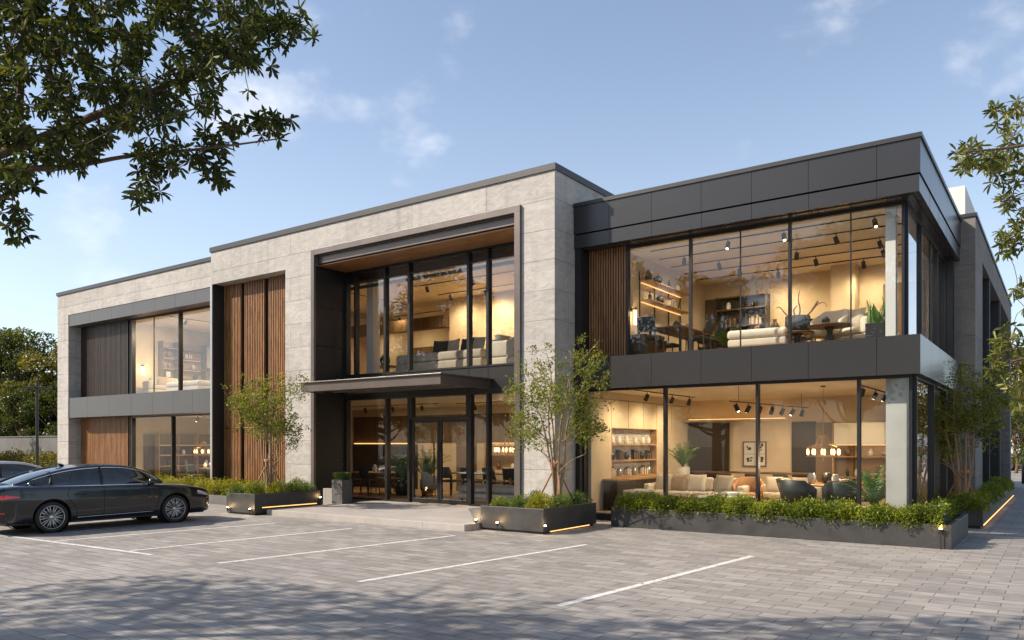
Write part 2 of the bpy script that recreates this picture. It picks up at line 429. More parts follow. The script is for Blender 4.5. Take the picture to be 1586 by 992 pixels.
w = bpy.data.worlds.new('World'); SC.world = w; w.use_nodes = True
t = w.node_tree; t.nodes.clear()
wo = N(t, 'ShaderNodeOutputWorld'); bg = N(t, 'ShaderNodeBackground', i_Strength=.13)
sky = N(t, 'ShaderNodeTexSky'); sky.sky_type = 'NISHITA'; sky.sun_disc = False
sky.sun_elevation = math.asin(-SUN_TRAVEL.z)
sky.sun_rotation = math.atan2(-SUN_TRAVEL.x, -SUN_TRAVEL.y)
sky.altitude = 50; sky.air_density = 1.0; sky.dust_density = .9; sky.ozone_density = 1.6
tc = N(t, 'ShaderNodeTexCoord')
def cloud_dir(u, v):
    f = 1204.53; a = (u-793)/f; b = (688-v)/f
    d = Vector((-.57973, .81488, 0)) + a*Vector((.81488, .57973, 0)) + Vector((0, 0, b))
    return d.normalized()
# stretched cloud noise on the sky dome
mp = N(t, 'ShaderNodeMapping'); mp.inputs['Scale'].default_value = (1, 1, 1.8); mp.inputs['Rotation'].default_value = (.1, -.15, 0)
L(t, tc.outputs['Generated'], mp.inputs[0])
cn = N(t, 'ShaderNodeTexNoise', i_Scale=6.5, i_Detail=9.0, i_Roughness=.52, i_Distortion=.15); L(t, mp.outputs[0], cn.inputs[0])
acc = None
for (u, v, rad, wt) in ((470, 110, .20, .75), (570, 160, .17, .75), (430, 60, .14, .5), (680, 70, .09, .45), (200, 360, .16, .62), (60, 350, .12, .4), (330, 395, .12, .5), (1330, 20, .18, .55), (1540, 10, .2, .6), (1570, 120, .12, .4), (-700, 200, .4, .6), (2600, 350, .4, .5)):
    d = cloud_dir(u, v)
    dn = N(t, 'ShaderNodeVectorMath', operation='DISTANCE'); dn.inputs[1].default_value = d
    nv = N(t, 'ShaderNodeVectorMath', operation='NORMALIZE'); L(t, tc.outputs['Generated'], nv.inputs[0]); L(t, nv.outputs[0], dn.inputs[0])
    mr = N(t, 'ShaderNodeMapRange'); mr.interpolation_type = 'SMOOTHSTEP'
    mr.inputs[1].default_value = 0; mr.inputs[2].default_value = rad; mr.inputs[3].default_value = wt; mr.inputs[4].default_value = 0
    L(t, dn.outputs['Value'], mr.inputs[0])
    if acc is None: acc = mr.outputs[0]
    else:
        mx = N(t, 'ShaderNodeMath', operation='MAXIMUM'); L(t, acc, mx.inputs[0]); L(t, mr.outputs[0], mx.inputs[1]); acc = mx.outputs[0]
sp = N(t, 'ShaderNodeMath', operation='MULTIPLY_ADD', i_1=.42, i_2=-.30); L(t, acc, sp.inputs[0])
sm = N(t, 'ShaderNodeMath', operation='ADD'); L(t, cn.outputs['Fac'], sm.inputs[0]); L(t, sp.outputs[0], sm.inputs[1])
cr = N(t, 'ShaderNodeMapRange'); cr.interpolation_type = 'SMOOTHSTEP'
cr.inputs[1].default_value = .40; cr.inputs[2].default_value = .72; cr.inputs[3].default_value = 0; cr.inputs[4].default_value = .75
L(t, sm.outputs[0], cr.inputs[0])
# thin high veil that whitens the sky towards the horizon
sx = N(t, 'ShaderNodeSeparateXYZ'); L(t, tc.outputs['Generated'], sx.inputs[0])
vz = N(t, 'ShaderNodeMapRange'); vz.interpolation_type = 'SMOOTHSTEP'
vz.inputs[1].default_value = -.02; vz.inputs[2].default_value = .52; vz.inputs[3].default_value = .40; vz.inputs[4].default_value = .10
L(t, sx.outputs[2], vz.inputs[0])
mv = N(t, 'ShaderNodeMix', data_type='RGBA'); mv.inputs[7].default_value = (6.3, 6.9, 7.7, 1)
L(t, vz.outputs[0], mv.inputs[0]); L(t, sky.outputs[0], mv.inputs[6])
mc = N(t, 'ShaderNodeMix', data_type='RGBA'); mc.inputs[7].default_value = (7.7, 7.6, 7.7, 1)
L(t, cr.outputs[0], mc.inputs[0]); L(t, mv.outputs[2], mc.inputs[6])
L(t, mc.outputs[2], bg.inputs[0]); L(t, bg.outputs[0], wo.inputs[0])

SC.view_settings.view_transform = 'Standard'; SC.view_settings.look = 'None'
SC.view_settings.exposure = .48; SC.view_settings.gamma = 1; SC.view_settings.use_curve_mapping = False
SC.render.engine = 'CYCLES'
SC.cycles.use_denoising = True
SC.cycles.max_bounces = 10; SC.cycles.diffuse_bounces = 4; SC.cycles.glossy_bounces = 4
SC.cycles.transparent_max_bounces = 24; SC.cycles.transmission_bounces = 6
SC.cycles.sample_clamp_indirect = 6; SC.cycles.caustics_reflective = False; SC.cycles.caustics_refractive = False
SC.cycles.use_light_tree = True

# ------------------------------------------------------------------ ground
M['pavers'] = paver_mat('grey pavers', (.295, .274, .252), .48, .24, .0065, var=.17, dark=.40, streak=.22)
M['terrace'] = paver_mat('terrace slabs', (.40, .365, .33), 1.8, .9, .006, var=.05, streak=.08, dark=.6)
M['path'] = paver_mat('path slabs', (.30, .285, .27), .6, .6, .008, var=.10)
M['earth'] = simple('distant ground', (.12, .11, .07), .95, noise=.3, nscale=.3)
def structure(name, mb, m, **kw):
    return tag(mb.build(name, m, None, **kw), kind='structure')
g = MB(); g.add([(-600,-400,0),(600,-400,0),(600,900,0),(-600,900,0)], [(0,1,2,3)])
structure('ground', g, M['pavers'])
g = MB(); g.box(-17.42, -10.62, 13.15, 17.24, -.05, .146)
structure('terrace', g, M['terrace'], bevel=.012)
g = MB(); g.box(-1.30, 6.5, 19.2, 90, -.05, .006)
structure('side_path', g, M['path'])
# painted bay lines
def line(p0, p1, wd=.1):
    a = Vector((p0[0], p0[1], 0)); b = Vector((p1[0], p1[1], 0)); d = (b-a).normalized(); n = Vector((-d.y, d.x, 0))*wd/2
    mb = MB(); mb.add([a-n+Vector((0,0,.004)), b-n+Vector((0,0,.004)), b+n+Vector((0,0,.004)), a+n+Vector((0,0,.004))], [(0,1,2,3)])
    o = mb.build('parking_line', M['paint_line'])
    return tag(o, kind='structure')
line((-4.84, 7.75), (-4.32, 13.07), .11); line((-7.93, 7.5), (-7.36, 12.77), .1); line((-10.98, 7.37), (-10.3, 12.45), .1)
line((-13.53, 7.32), (-13.06, 12.15), .1)
line((-16.08, 7.15), (-15.43, 11.9), .1)
line((-18.2, 7.02), (-12.75, 7.28), .1)
# ------------------------------------------------------------------ the building
B = thing('showroom_building', (-18, 16, 0), 'two storey furniture showroom of pale stone, charcoal metal, timber slats and large glass', 'building')
def part(name, mb, m, **kw):
    par = kw.pop('parent', B)
    return mb.build(name, m, par, world=True, **kw)

SL = 0  # door sill level helper
# --- stone tower (middle block)
s = MB()
s.box(-24.25, -10.11, 16, 16.55, 7.88, 8.57)          # beam over both openings
s.box(-24.25, -18.95, 16, 16.55, 7.45, 7.88)          # over the slat bay
s.box(-20.24, -18.95, 16, 17.6, 0, 7.45)              # pier
s.box(-11.09, -10.11, 16, 17.6, 0, 7.88)              # right pier
s.box(-10.5, -10.11, 16.55, 25, 7.88, 8.57)           # right flank above the low roof
s.box(-10.5, -10.11, 17.6, 25, 0, 7.88)
s.box(-24.25, -23.9, 16.55, 25, 7.2, 8.57)
part('stone_wall', s, M['stone'])
s = MB(); s.box(-24.29, -10.07, 15.96, 16.6, 8.57, 8.73); s.box(-10.55, -10.07, 16.6, 25, 8.57, 8.73); s.box(-24.29, -23.85, 16.6, 25, 8.57, 8.73)
part('roof_coping', s, M['coping'])
s = MB(); s.box(-24.2, -10.2, 16.5, 25, 8.0, 8.2)
part('roof', s, M['concrete'])
# slat bay
s = MB(); s.box(-24.26, -24.15, 15.97, 16.5, 0, 7.45)
part('metal_jamb', s, M['steel'])
s = MB(); s.box(-24.26, -20.24, 16.50, 16.60, 0, 7.45); s.box(-24.148, -24.12, 15.99, 16.5, 0, 7.45)
part('backing_panel', s, M['black'])
def slats(x0, x1, y, z0, z1, pitch=.085, wdt=.044, dep=.075, breaks=()):
    mb = MB(); n = int((x1-x0)/pitch); p = (x1-x0)/max(n, 1)
    zz = [z0]
    for b in breaks: zz += [b-.02, b+.04]
    zz.append(z1)
    for i in range(n):
        xa = x0+(i+.5)*p-wdt/2; jit = random.uniform(-.003, .003)
        for k in range(0, len(zz), 2): mb.box(xa, xa+wdt, y+jit, y+dep, zz[k], zz[k+1])
    return mb
for x0, x1 in ((-24.11, -23.13), (-22.93, -21.84), (-21.63, -20.27)):
    part('slat_screen', slats(x0, x1, 16.4, .02, 7.44, breaks=(2.45,)), M['slat_gold'])
s = MB()
for x0, x1 in ((-24.11, -23.13), (-22.93, -21.84), (-21.63, -20.27)): s.box(x0, x1, 16.385, 16.5, 2.445, 2.475)
part('trim_rail', s, M['brass'])
# --- entrance portal
s = MB()
s.box(-18.95, -18.80, 15.93, 16.02, .146, 7.88); s.box(-18.80, -11.09, 15.93, 16.02, 7.70, 7.88); s.box(-11.27, -11.09, 15.93, 16.02, .146, 7.70)
s.box(-18.78, -11.29, 16.10, 16.16, 7.46, 7.698); s.box(-18.80, -11.27, 16.02, 16.20, 7.68, 7.70)
s.box(-11.29, -11.2, 16.022, 17.28, .146, 7.68)
part('portal_frame', s, M['bronze'], bevel=.008)
s = MB()
z = .146
while z < 7.4:
    z2 = min(z+1.2, 7.4); s.box(-18.98, -18.84, 16.025, 17.28, z+.006, z2-.006); z = z2
part('side_panel', s, M['black'])
s = MB()
xs = [-18.83, -16.9, -15.0, -13.1, -11.3]
for i in range(4):
    for (ya, yb) in ((16.165, 16.7), (16.71, 17.28)): s.box(xs[i]+.005, xs[i+1]-.005, ya, yb, 7.40, 7.44)
part('portal_soffit', s, M['soffit_wood'])
s = MB(); s.box(-18.9, -11.2, 16.2, 17.6, 7.45, 7.88); part('soffit_backing', s, M['black'])

def window(x0, x1, y, z0, z1, mull, thin=(), fw=.05, dp=.09, horiz=(), mat='glass', along='x', parent=None, ends=True):
    """mullions are part of the window frame, each pane a sub-part"""
    f = MB()
    def bx(a0, a1, d0, d1, za, zb):
        if along == 'x': f.box(a0, a1, y+d0, y+d1, za, zb)
        else: f.box(y+d0, y+d1, a0, a1, za, zb)
    bx(x0, x1, -dp/2, dp/2, z0, z0+.05); bx(x0, x1, -dp/2, dp/2, z1-.06, z1)
    e = ([x0+fw/2, x1-fw/2] if ends else [])
    for m_ in list(mull)+e: bx(m_-fw/2, m_+fw/2, -dp/2-.02, dp/2+.02, z0+.05, z1-.06)
    for m_ in thin: bx(m_-.012, m_+.012, -.02, .02, z0+.05, z1-.06)
    for h in horiz: bx(x0+fw, x1-fw, -dp/2+.01, dp/2-.01, h-.02, h+.02)
    fo = f.build('window', M['frame'], B, world=True)
    cuts = sorted([x0]+list(mull)+list(thin)+[x1])
    for a, b in zip(cuts[:-1], cuts[1:]):
        if b-a < .12: continue
        p = MB(); a1, b1 = a+.011, b-.011
        if along == 'x': p.add([(a1,y,z0+.045),(b1,y,z0+.045),(b1,y,z1-.055),(a1,y,z1-.055)], [(0,1,2,3)])
        else: p.add([(y,a1,z0+.045),(y,b1,z0+.045),(y,b1,z1-.055),(y,a1,z1-.055)], [(0,1,2,3)])
        po = p.build('pane', M[mat], fo)
        for v in po.data.vertices:
            v.co.x += 18; v.co.y -= 16
    return fo
# upper curtain wall of the portal
window(-18.84, -11.29, 17.31, 4.06, 7.40, (-18.38, -17.07, -16.07, -13.79, -13.1), fw=.085, dp=.13, horiz=(7.04,), mat='glass_high')
# spandrel between the floors
s = MB()
xs = [-18.84, -17.07, -16.07, -13.79, -13.1, -11.29]
for a, b in zip(xs[:-1], xs[1:]): s.box(a+.006, b-.006, 17.27, 17.36, 3.37, 4.055)
part('spandrel_panel', s, M['fascia'])
s = MB(); s.box(-18.84, -11.29, 17.36, 17.55, 3.30, 4.05); part('floor_edge', s, M['black'])
# lower curtain wall left and right of the doors
window(-18.84, -16.03, 17.31, .146, 3.36, (-17.01,), fw=.085, dp=.13)
window(-13.77, -11.29, 17.31, .146, 3.36, (-13.1,), fw=.085, dp=.13)
window(-16.02, -13.78, 17.31, 2.64, 3.36, (), fw=.085, dp=.13)
for k, (a, b) in enumerate(((-15.99, -14.905), (-14.895, -13.81))):
    f = MB(); f.box(a, a+.085, 17.28, 17.34, .16, 2.62); f.box(b-.085, b, 17.28, 17.34, .16, 2.62)
    f.box(a+.085, b-.085, 17.28, 17.34, .16, .29); f.box(a+.085, b-.085, 17.28, 17.34, 2.53, 2.62)
    d = part('door', f, M['frame'], bevel=.006)
    p = MB(); p.add([(a+.08,17.31,.28),(b-.08,17.31,.28),(b-.08,17.31,2.54),(a+.08,17.31,2.54)], [(0,1,2,3)])
    q = p.build('pane', M['glass'], d)
    for v in q.data.vertices: v.co.x += 18; v.co.y -= 16
    hx = b-.13 if k == 0 else a+.13
    h = MB(); h.cyl((hx, 17.20, .75), (hx, 17.20, 1.95), .018, n=10)
    for zz in (.95, 1.75): h.cyl((hx, 17.20, zz), (hx, 17.29, zz), .012, n=8)
    q = h.build('handle', M['frame'], d, smooth=True)
    for v in q.data.vertices: v.co.x += 18; v.co.y -= 16
# canopy
s = MB()
s.box(-18.4, -12.98, 15.10, 15.16, 3.43, 3.68); s.box(-13.04, -12.98, 15.16, 17.26, 3.43, 3.68); s.box(-18.4, -18.34, 15.16, 15.92, 3.43, 3.68)
s.box(-18.46, -12.92, 15.04, 17.26, 3.68, 3.715)
cp = part('canopy', s, M['bronze'], bevel=.006)
s = MB(); s.box(-18.34, -13.04, 15.16, 17.26, 3.50, 3.53)
for yy in (15.7, 16.3, 16.9): s.box(-18.33, -13.05, yy, yy+.03, 3.47, 3.50)
q = s.build('underside', M['bronze'], cp)
for v in q.data.vertices: v.co.x += 18; v.co.y -= 16

# --- left stone block
s = MB()
s.box(-36.26, -24.25, 16.35, 16.9, 7.5, 8.42)
s.box(-36.26, -35.28, 16.35, 17.4, 0, 7.5)
s.box(-36.26, -35.7, 17.4, 25, 0, 8.42)
part('stone_wall', s, M['stone'])
s = MB(); s.box(-36.3, -24.25, 16.31, 16.95, 8.42, 8.56); s.box(-36.3, -35.8, 16.95, 25, 8.42, 8.56)
part('roof_coping', s, M['coping'])
s = MB(); s.box(-36.2, -24.2, 16.8, 25, 7.9, 8.1); part('roof', s, M['concrete'])
js = [-35.28, -33.48, -31.69, -30.0, -28.47, -27.06, -25.81, -24.27]
s = MB()
for a, b in zip(js[:-1], js[1:]): s.box(a+.004, b-.004, 16.37, 16.86, 7.0, 7.495)
part('metal_fascia', s, M['fascia_light'])
s = MB()
js2 = [-34.97]+js[1:]
for a, b in zip(js2[:-1], js2[1:]): s.box(a+.004, b-.004, 16.28, 16.80, 3.03, 3.88)
part('metal_band', s, M['fascia_light'])
s = MB(); s.box(-35.0, -24.27, 16.32, 17.1, 3.06, 3.85); s.box(-35.2, -34.975, 16.30, 16.78, 3.03, 3.88); s.box(-35.25, -24.27, 16.40, 17.0, 7.05, 7.45)
part('backing_panel', s, M['black'])
part('slat_screen', slats(-35.22, -31.3, 16.85, 3.88, 6.99, pitch=.1, wdt=.06, dep=.07), M['slat_dark'])
part('slat_screen', slats(-35.22, -31.3, 16.85, 0.05, 3.02, pitch=.1, wdt=.055, dep=.07), M['slat_brown'])
s = MB(); s.box(-35.3, -31.28, 16.93, 17.03, 0, 7.0); part('backing_panel', s, M['black'])
window(-31.25, -24.27, 16.97, 3.88, 7.0, (-31.1, -27.7), thin=(-29.56,), fw=.07, dp=.12, mat='glass_high')
window(-31.25, -24.27, 16.97, .10, 3.03, (-31.1, -28.19), fw=.07, dp=.12)
s = MB(); s.box(-31.25, -24.27, 16.9, 17.04, 0, .10); part('sill', s, M['black'])

# --- charcoal metal box on the right
jx = [-10.10, -9.1, -7.97, -6.74, -5.59, -4.39, -3.07, -2.29]
jy = [16.88, 18.3, 19.7, 21.1, 22.5, 24.03]
s = MB()
for a, b in zip(jx[:-1], jx[1:]):
    s.box(a+.004, b-(.004 if b < -2.3 else 0), 16.88, 17.0, 7.18, 7.86); s.box(a+.004, b-(.004 if b < -2.3 else .02), 16.90, 17.02, 6.82, 7.145)
for k, (a, b) in enumerate(zip(jy[:-1], jy[1:])):
    a2 = 17.0 if k == 0 else a+.004
    s.box(-2.41, -2.29, a2, b-.004, 7.18, 7.86); s.box(-2.43, -2.31, a2+.021, b-.004, 6.82, 7.145)
part('fascia', s, M['fascia'])
s = MB(); s.box(-10.1, -2.40, 17.0, 24.0, 7.02, 7.84)
s.box(-10.1, -2.44, 17.02, 24.0, 6.84, 7.02)
part('fascia_core', s, M['joint'])
s = MB(); s.box(-10.1, -2.26, 16.85, 17.05, 7.86, 7.95); s.box(-2.46, -2.26, 17.05, 24.03, 7.86, 7.95)
part('roof_coping', s, M['coping'])
s = MB(); s.box(-10.1, -2.45, 17.05, 24.0, 7.845, 7.88); part('roof', s, M['concrete'])
s = MB(); s.box(-10.05, -2.44, 17.03, 24.0, 6.80, 6.838); part('eaves_soffit', s, M['fascia'])
s = MB()
for a, b in zip(jx[:-1], jx[1:]): s.box(a+.004, b-(.004 if b < -2.3 else 0), 16.88, 17.0, 3.27, 4.04)
for k, (a, b) in enumerate(zip(jy[:-1], jy[1:])): s.box(-2.41, -2.29, (17.0 if k == 0 else a+.004), b-.004, 3.27, 4.04)
part('metal_band', s, M['fascia'])
s = MB(); s.box(-10.1, -2.41, 17.0, 24.0, 3.50, 4.025); part('floor_slab', s, M['joint'])
s = MB(); s.box(-10.1, -2.41, 17.0, 17.4, 3.28, 3.5); s.box(-2.75, -2.41, 17.4, 24, 3.28, 3.5); part('band_soffit', s, M['fascia'])
s = MB(); s.box(-10.11, -9.93, 16.95, 17.5, 4.04, 6.82); s.box(-10.11, -9.98, 16.98, 17.4, 0, 3.27); part('corner_post', s, M['black'])
part('slat_screen', slats(-9.93, -8.86, 17.33, 4.04, 6.80, pitch=.068, wdt=.036, dep=.05), M['slat_brown'])
s = MB(); s.box(-9.93, -8.86, 17.385, 17.5, 4.04, 6.80); part('backing_panel', s, M['black'])
window(-8.86, -2.64, 17.40, 4.03, 6.80, (-7.2, -4.91), thin=(-6.01, -3.66), fw=.05, dp=.09, mat='glass_mid')
window(-10.0, -2.47, 17.20, .10, 3.28, (-7.75, -5.55, -3.46), fw=.06, dp=.1)
window(17.455, 23.6, -2.64, 4.03, 6.80, (19.3, 21.95), thin=(20.93,), fw=.045, dp=.07, along='y', mat='glass_side_high')
window(17.26, 23.6, -2.47, .10, 3.28, (19.79, 22.0), fw=.06, dp=.1, along='y', mat='glass_side')
s = MB(); s.box(-2.9, -2.44, 23.6, 24.0, 0, 6.8); part('end_panel', s, M['black'])
s = MB(); s.box(-10.0, -2.43, 17.14, 17.26, 0, .10); s.box(-2.53, -2.41, 17.26, 23.6, 0, .10); part('sill', s, M['black'])
M['column_grey'] = simple('grey column', (.42, .41, .38), .8, noise=.1, nscale=2)
# columns behind the corner
s = MB(); s.box(-2.98, -2.60, 17.34, 17.75, .17, 3.28); part('column', s, M['column_grey'])
s = MB(); s.box(-3.02, -2.83, 17.52, 17.72, 4.04, 6.80); part('column', s, M['plaster'])

# --- rear stone wing along the side path
s = MB()
s.box(-3.2, -1.95, 24.03, 26.2, 0, 7.15); s.box(-3.2, -1.95, 24.03, 40.8, 7.15, 7.97)
s.box(-2.6, -1.95, 39.9, 40.8, 0, 7.15)
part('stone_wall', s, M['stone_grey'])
s = MB(); s.box(-3.3, -1.91, 23.99, 40.84, 7.97, 8.06); part('roof_coping', s, M['coping'])
s = MB(); s.box(-10, -3.3, 24.05, 40.8, 7.6, 7.8); part('roof', s, M['concrete'])
s = MB(); s.box(-3.2, -3.0, 26.2, 39.9, 0, 7.15); part('backing_panel', s, M['black'])
for (a, b) in ((28.85, 29.65), (33.64, 34.35)):
    s = MB(); s.box(-3.0, -2.0, a, b, 0, 7.15); s.box(-2.0, -1.96, a+.1, a+.22, 0, 7.15); part('fin', s, M['black'])
for (a, b) in ((26.3, 28.8), (29.7, 33.6), (34.4, 39.8)):
    window(a, b, -2.7, .1, 7.1, ((a+b)/2,), fw=.07, dp=.1, horiz=(3.6,), along='y', mat='glass_side')
s = MB(); s.box(-8.0, -2.55, 28.0, 33.4, 7.8, 9.98); part('stair_head', s, M['plaster'])

# --- shell of the rooms
def slab(x0, x1, y0, y1, z0, z1, m, name):
    s = MB(); s.box(x0, x1, y0, y1, z0, z1); return part(name, s, m)
# right box, ground floor
slab(-10.0, -2.55, 17.28, 23.9, .04, .17, M['floor_wood'], 'floor')
slab(-10.0, -2.53, 17.28, 23.9, 3.285, 3.49, M['ceil'], 'ceiling')
slab(-10.1, -2.9, 23.75, 23.9, .17, 3.285, M['wall'], 'back_wall')
# left wall with a shelf niche
s = MB()
s.box(-10.10, -9.90, 17.42, 18.50, .17, 3.285); s.box(-10.10, -9.90, 21.35, 23.75, .17, 3.285); s.box(-10.10, -9.90, 18.5, 21.35, 2.34, 3.285); s.box(-10.10, -9.90, 18.5, 21.35, .17, 1.0)
part('partition_wall', s, M['wall'])
s = MB(); s.box(-10.30, -10.28, 18.5, 21.35, 1.0, 2.34); s.box(-10.28, -9.9, 18.5, 18.53, 1.0, 2.34); s.box(-10.28, -9.9, 21.32, 21.35, 1.0, 2.34); s.box(-10.28, -9.88, 18.5, 21.35, .98, 1.02)
s.box(-10.28, -9.9, 18.53, 21.32, 2.32, 2.34)
for zz in (1.44, 1.88): s.box(-10.28, -9.89, 18.53, 21.32, zz-.02, zz+.02)
part('shelf_niche', s, M['oak'])
s = MB()
for zz in (1.415, 1.855, 2.31): s.box(-10.2, -10.17, 18.6, 21.25, zz-.008, zz+.004)
part('shelf_light', s, M['led'])
# upper wall panels joints on the left wall
s = MB()
for yy in (18.5, 19.5, 20.45, 21.35, 22.4): s.box(-9.9, -9.896, yy-.006, yy+.006, 2.36, 3.1)
s.box(-9.9, -9.896, 17.42, 23.7, 3.08, 3.10)
part('panel_joint', s, M['wall_dark'])
# back wall furniture
slab(-9.85, -8.55, 23.62, 23.748, .17, 2.56, M['cabinet_black'], 'smoked_cabinet')
slab(-6.62, -5.95, 23.64, 23.748, .17, 2.56, M['cabinet_black'], 'smoked_cabinet')
slab(-5.93, -4.9, 23.60, 23.748, .17, 2.52, M['wall_dark'], 'wall_panel')
slab(-10.0, -6.7, 23.4, 23.748, 2.60, 2.66, M['wall'], 'cove_shelf')
slab(-9.8, -6.8, 23.5, 23.6, 2.662, 2.68, M['led'], 'cove_light')
s = MB(); s.box(-5.4, -3.3, 23.45, 23.748, .92, .97); s.box(-5.4, -3.3, 23.45, 23.748, 1.52, 1.56); s.box(-5.44, -5.4, 23.45, 23.748, .17, 2.5); s.box(-5.4, -3.3, 23.745, 23.748, .97, 1.52)
part('wall_shelf', s, M['oak'])
s = MB()
for a, b in ((-5.38, -4.72), (-4.71, -4.05), (-4.04, -3.3)): s.box(a, b, 23.40, 23.74, 1.88, 2.5)
part('wall_cabinet', s, M['cream_gloss'], bevel=.006)
s = MB(); s.box(-5.36, -3.32, 23.5, 23.56, 1.865, 1.878); part('shelf_light', s, M['led'])
# right box, upper floor
slab(-9.0, -2.7, 17.47, 23.9, 4.03, 4.05, M['floor_wood'], 'floor')
slab(-9.2, -2.68, 17.47, 23.9, 6.76, 6.79, M['ceil'], 'ceiling')
slab(-9.2, -9.0, 17.5, 23.9, 4.05, 6.76, M['wall'], 'partition_wall')
slab(-9.0, -2.9, 22.9, 23.1, 4.05, 6.76, M['wall'], 'back_wall')
slab(-8.98, -7.75, 22.84, 22.898, 4.05, 6.3, M['wall_brown'], 'wall_panel')
slab(-5.2, -4.6, 22.3, 22.9, 4.05, 6.76, M['wall'], 'pier')
slab(-4.0, -3.0, 22.86, 22.898, 4.05, 6.2, M['wall_dark'], 'doorway')
# middle hall
slab(-24.1, -10.5, 17.56, 26.0, .04, .15, M['floor_wood'], 'floor')
slab(-24.1, -10.5, 17.56, 26.0, 3.30, 3.5, M['ceil'], 'ceiling')
slab(-24.1, -10.5, 17.56, 26.0, 3.85, 4.05, M['floor_wood'], 'floor')
slab(-24.1, -10.5, 17.56, 26.0, 7.36, 7.5, M['ceil'], 'ceiling')
slab(-24.3, -10.3, 26.0, 26.2, 0, 8.0, M['wall'], 'back_wall')
slab(-24.1, -10.6, 22.5, 22.6, .15, 3.3, M['wall'], 'partition_wall')
slab(-18.9, -10.6, 22.5, 22.6, 4.05, 7.36, M['wall'], 'partition_wall')
slab(-24.1, -18.92, 22.3, 22.6, 6.3, 6.75, M['wall_brown'], 'bulkhead')
slab(-24.25, -24.1, 16.75, 26, 0, 8.0, M['wall'], 'partition_wall')
slab(-24.1, -19.4, 25.85, 25.99, 4.05, 6.2, M['wall_brown'], 'wall_panel')
slab(-18.75, -18.45, 18.1, 18.4, 4.05, 7.36, M['plaster'], 'column')
slab(-18.9, -11.2, 17.5, 17.56, 7.05, 7.36, M['black'], 'blind_box')
slab(-18.9, -11.2, 17.42, 17.5, 6.86, 6.95, M['black'], 'blind_box')
slab(-24.0, -10.7, 22.44, 22.498, 1.95, 3.0, M['wall_brown'], 'wall_panel')
slab(-24.0, -20.5, 22.40, 22.498, .15, 1.9, M['cabinet_black'], 'smoked_cabinet')
slab(-18.5, -17.6, 22.42, 22.498, .15, 2.0, M['wall_dark'], 'doorway')
s = MB(); s.box(-16.9, -14.4, 22.1, 22.44, .95, 1.0); s.box(-16.9, -14.4, 22.1, 22.44, 1.5, 1.54); s.box(-16.95, -16.9, 22.1, 22.44, .15, 1.94); s.box(-14.4, -14.35, 22.1, 22.44, .15, 1.94)
part('wall_shelf', s, M['oak'])
s = MB(); s.box(-23.9, -20.6, 22.36, 22.40, 1.9, 1.93); part('shelf_light', s, M['led'])
s = MB(); s.box(-16.85, -14.45, 22.3, 22.33, 1.925, 1.94); part('shelf_light', s, M['led'])
# left block
slab(-32.2, -24.3, 17.05, 25, .04, .12, M['floor_wood'], 'floor')
slab(-32.2, -24.3, 17.05, 25, 3.06, 3.3, M['ceil'], 'ceiling')
slab(-32.2, -24.3, 17.1, 25, 3.75, 3.9, M['floor_wood'], 'floor')
slab(-32.2, -24.3, 17.05, 25, 6.98, 7.1, M['ceil'], 'ceiling')
slab(-32.2, -32.0, 17.03, 25, .12, 7.0, M['wall'], 'partition_wall')
slab(-36, -24.2, 25, 25.2, 0, 8, M['wall'], 'back_wall')
slab(-31.99, -31.9, 17.9, 25, .12, 2.33, M['wall_brown'], 'wall_panel')
slab(-31.89, -31.6, 18.2, 20.0, .12, 2.3, M['cabinet_black'], 'smoked_cabinet')
s = MB()
for zz in (.95, 1.42, 1.85): s.box(-31.6, -31.3, 18.2, 21.0, zz-.02, zz+.02)
for yy in (18.2, 19.1, 20.0, 21.0): s.box(-31.6, -31.3, yy-.015, yy+.015, .12, 2.3)
part('wall_shelf', s, M['oak'])
s = MB()
for zz in (1.405, 1.835): s.box(-31.4, -31.38, 18.3, 20.9, zz-.008, zz); 
part('shelf_light', s, M['led'])
s = MB(); s.box(-31.99, -31.96, 18.55, 22.4, 4.0, 6.35); part('wall_panel', s, M['oak'])
s = MB()
for zz in (4.75, 5.2, 5.65, 6.05): s.box(-31.96, -31.6, 18.55, 20.6, zz-.02, zz+.02)
for yy in (18.55, 19.25, 20.6): s.box(-31.96, -31.6, yy-.015, yy+.015, 3.95, 6.35)
part('wall_shelf', s, M['walnut'])
s = MB()
for zz in (4.735, 5.185, 5.635): s.box(-31.9, -31.88, 18.6, 20.5, zz-.01, zz-.004)
part('shelf_light', s, M['led'])
slab(-31.96, -31.6, 20.65, 22.4, 5.35, 6.3, M['cream_gloss'], 'wall_cabinet')
# ------------------------------------------------------------------ furniture and fittings
def rb(name, parent, m, x0, x1, y0, y1, z0, z1, bev=.05, seg=4, rz=0):
    mb = MB(); mb.box(x0, x1, y0, y1, z0, z1, rz)
    return mb.build(name, m, parent, smooth=True, bevel=min(bev, .49*min(x1-x0, y1-y0, z1-z0)), seg=seg)

def pillow_mb(wd, ht, th, n=10):
    mb = MB()
    def f(sgn):
        def g(u, v):
            a, b = 2*u-1, 2*v-1
            k = max(0, (1-abs(a)**2.6))*max(0, (1-abs(b)**2.6))
            pin = 1-.07*(1-abs(a))*0
            x = a*wd/2*(1-.05*(1-b*b)); y = b*ht/2*(1-.05*(1-a*a))
            return (x, sgn*th/2*k**.45, y)
        return g
    mb.grid(f(1), n, n, True); mb.grid(f(-1), n, n)
    return mb
PIL = {}
def cushion(loc, rz, mat, label, size=.48, tilt=.25, group='scatter cushions on the showroom sofas', roll=0):
    key = (mat, size)
    if key not in PIL:
        o = pillow_mb(size, size*.92, .17).build('scatter_cushion', M[mat], None, smooth=True); PIL[key] = o
        c = o
    else:
        c = PIL[key].copy(); COL.objects.link(c)
    c.location = loc; c.rotation_euler = (-tilt, roll, rz)
    tag(c, label, 'cushion', group); return c

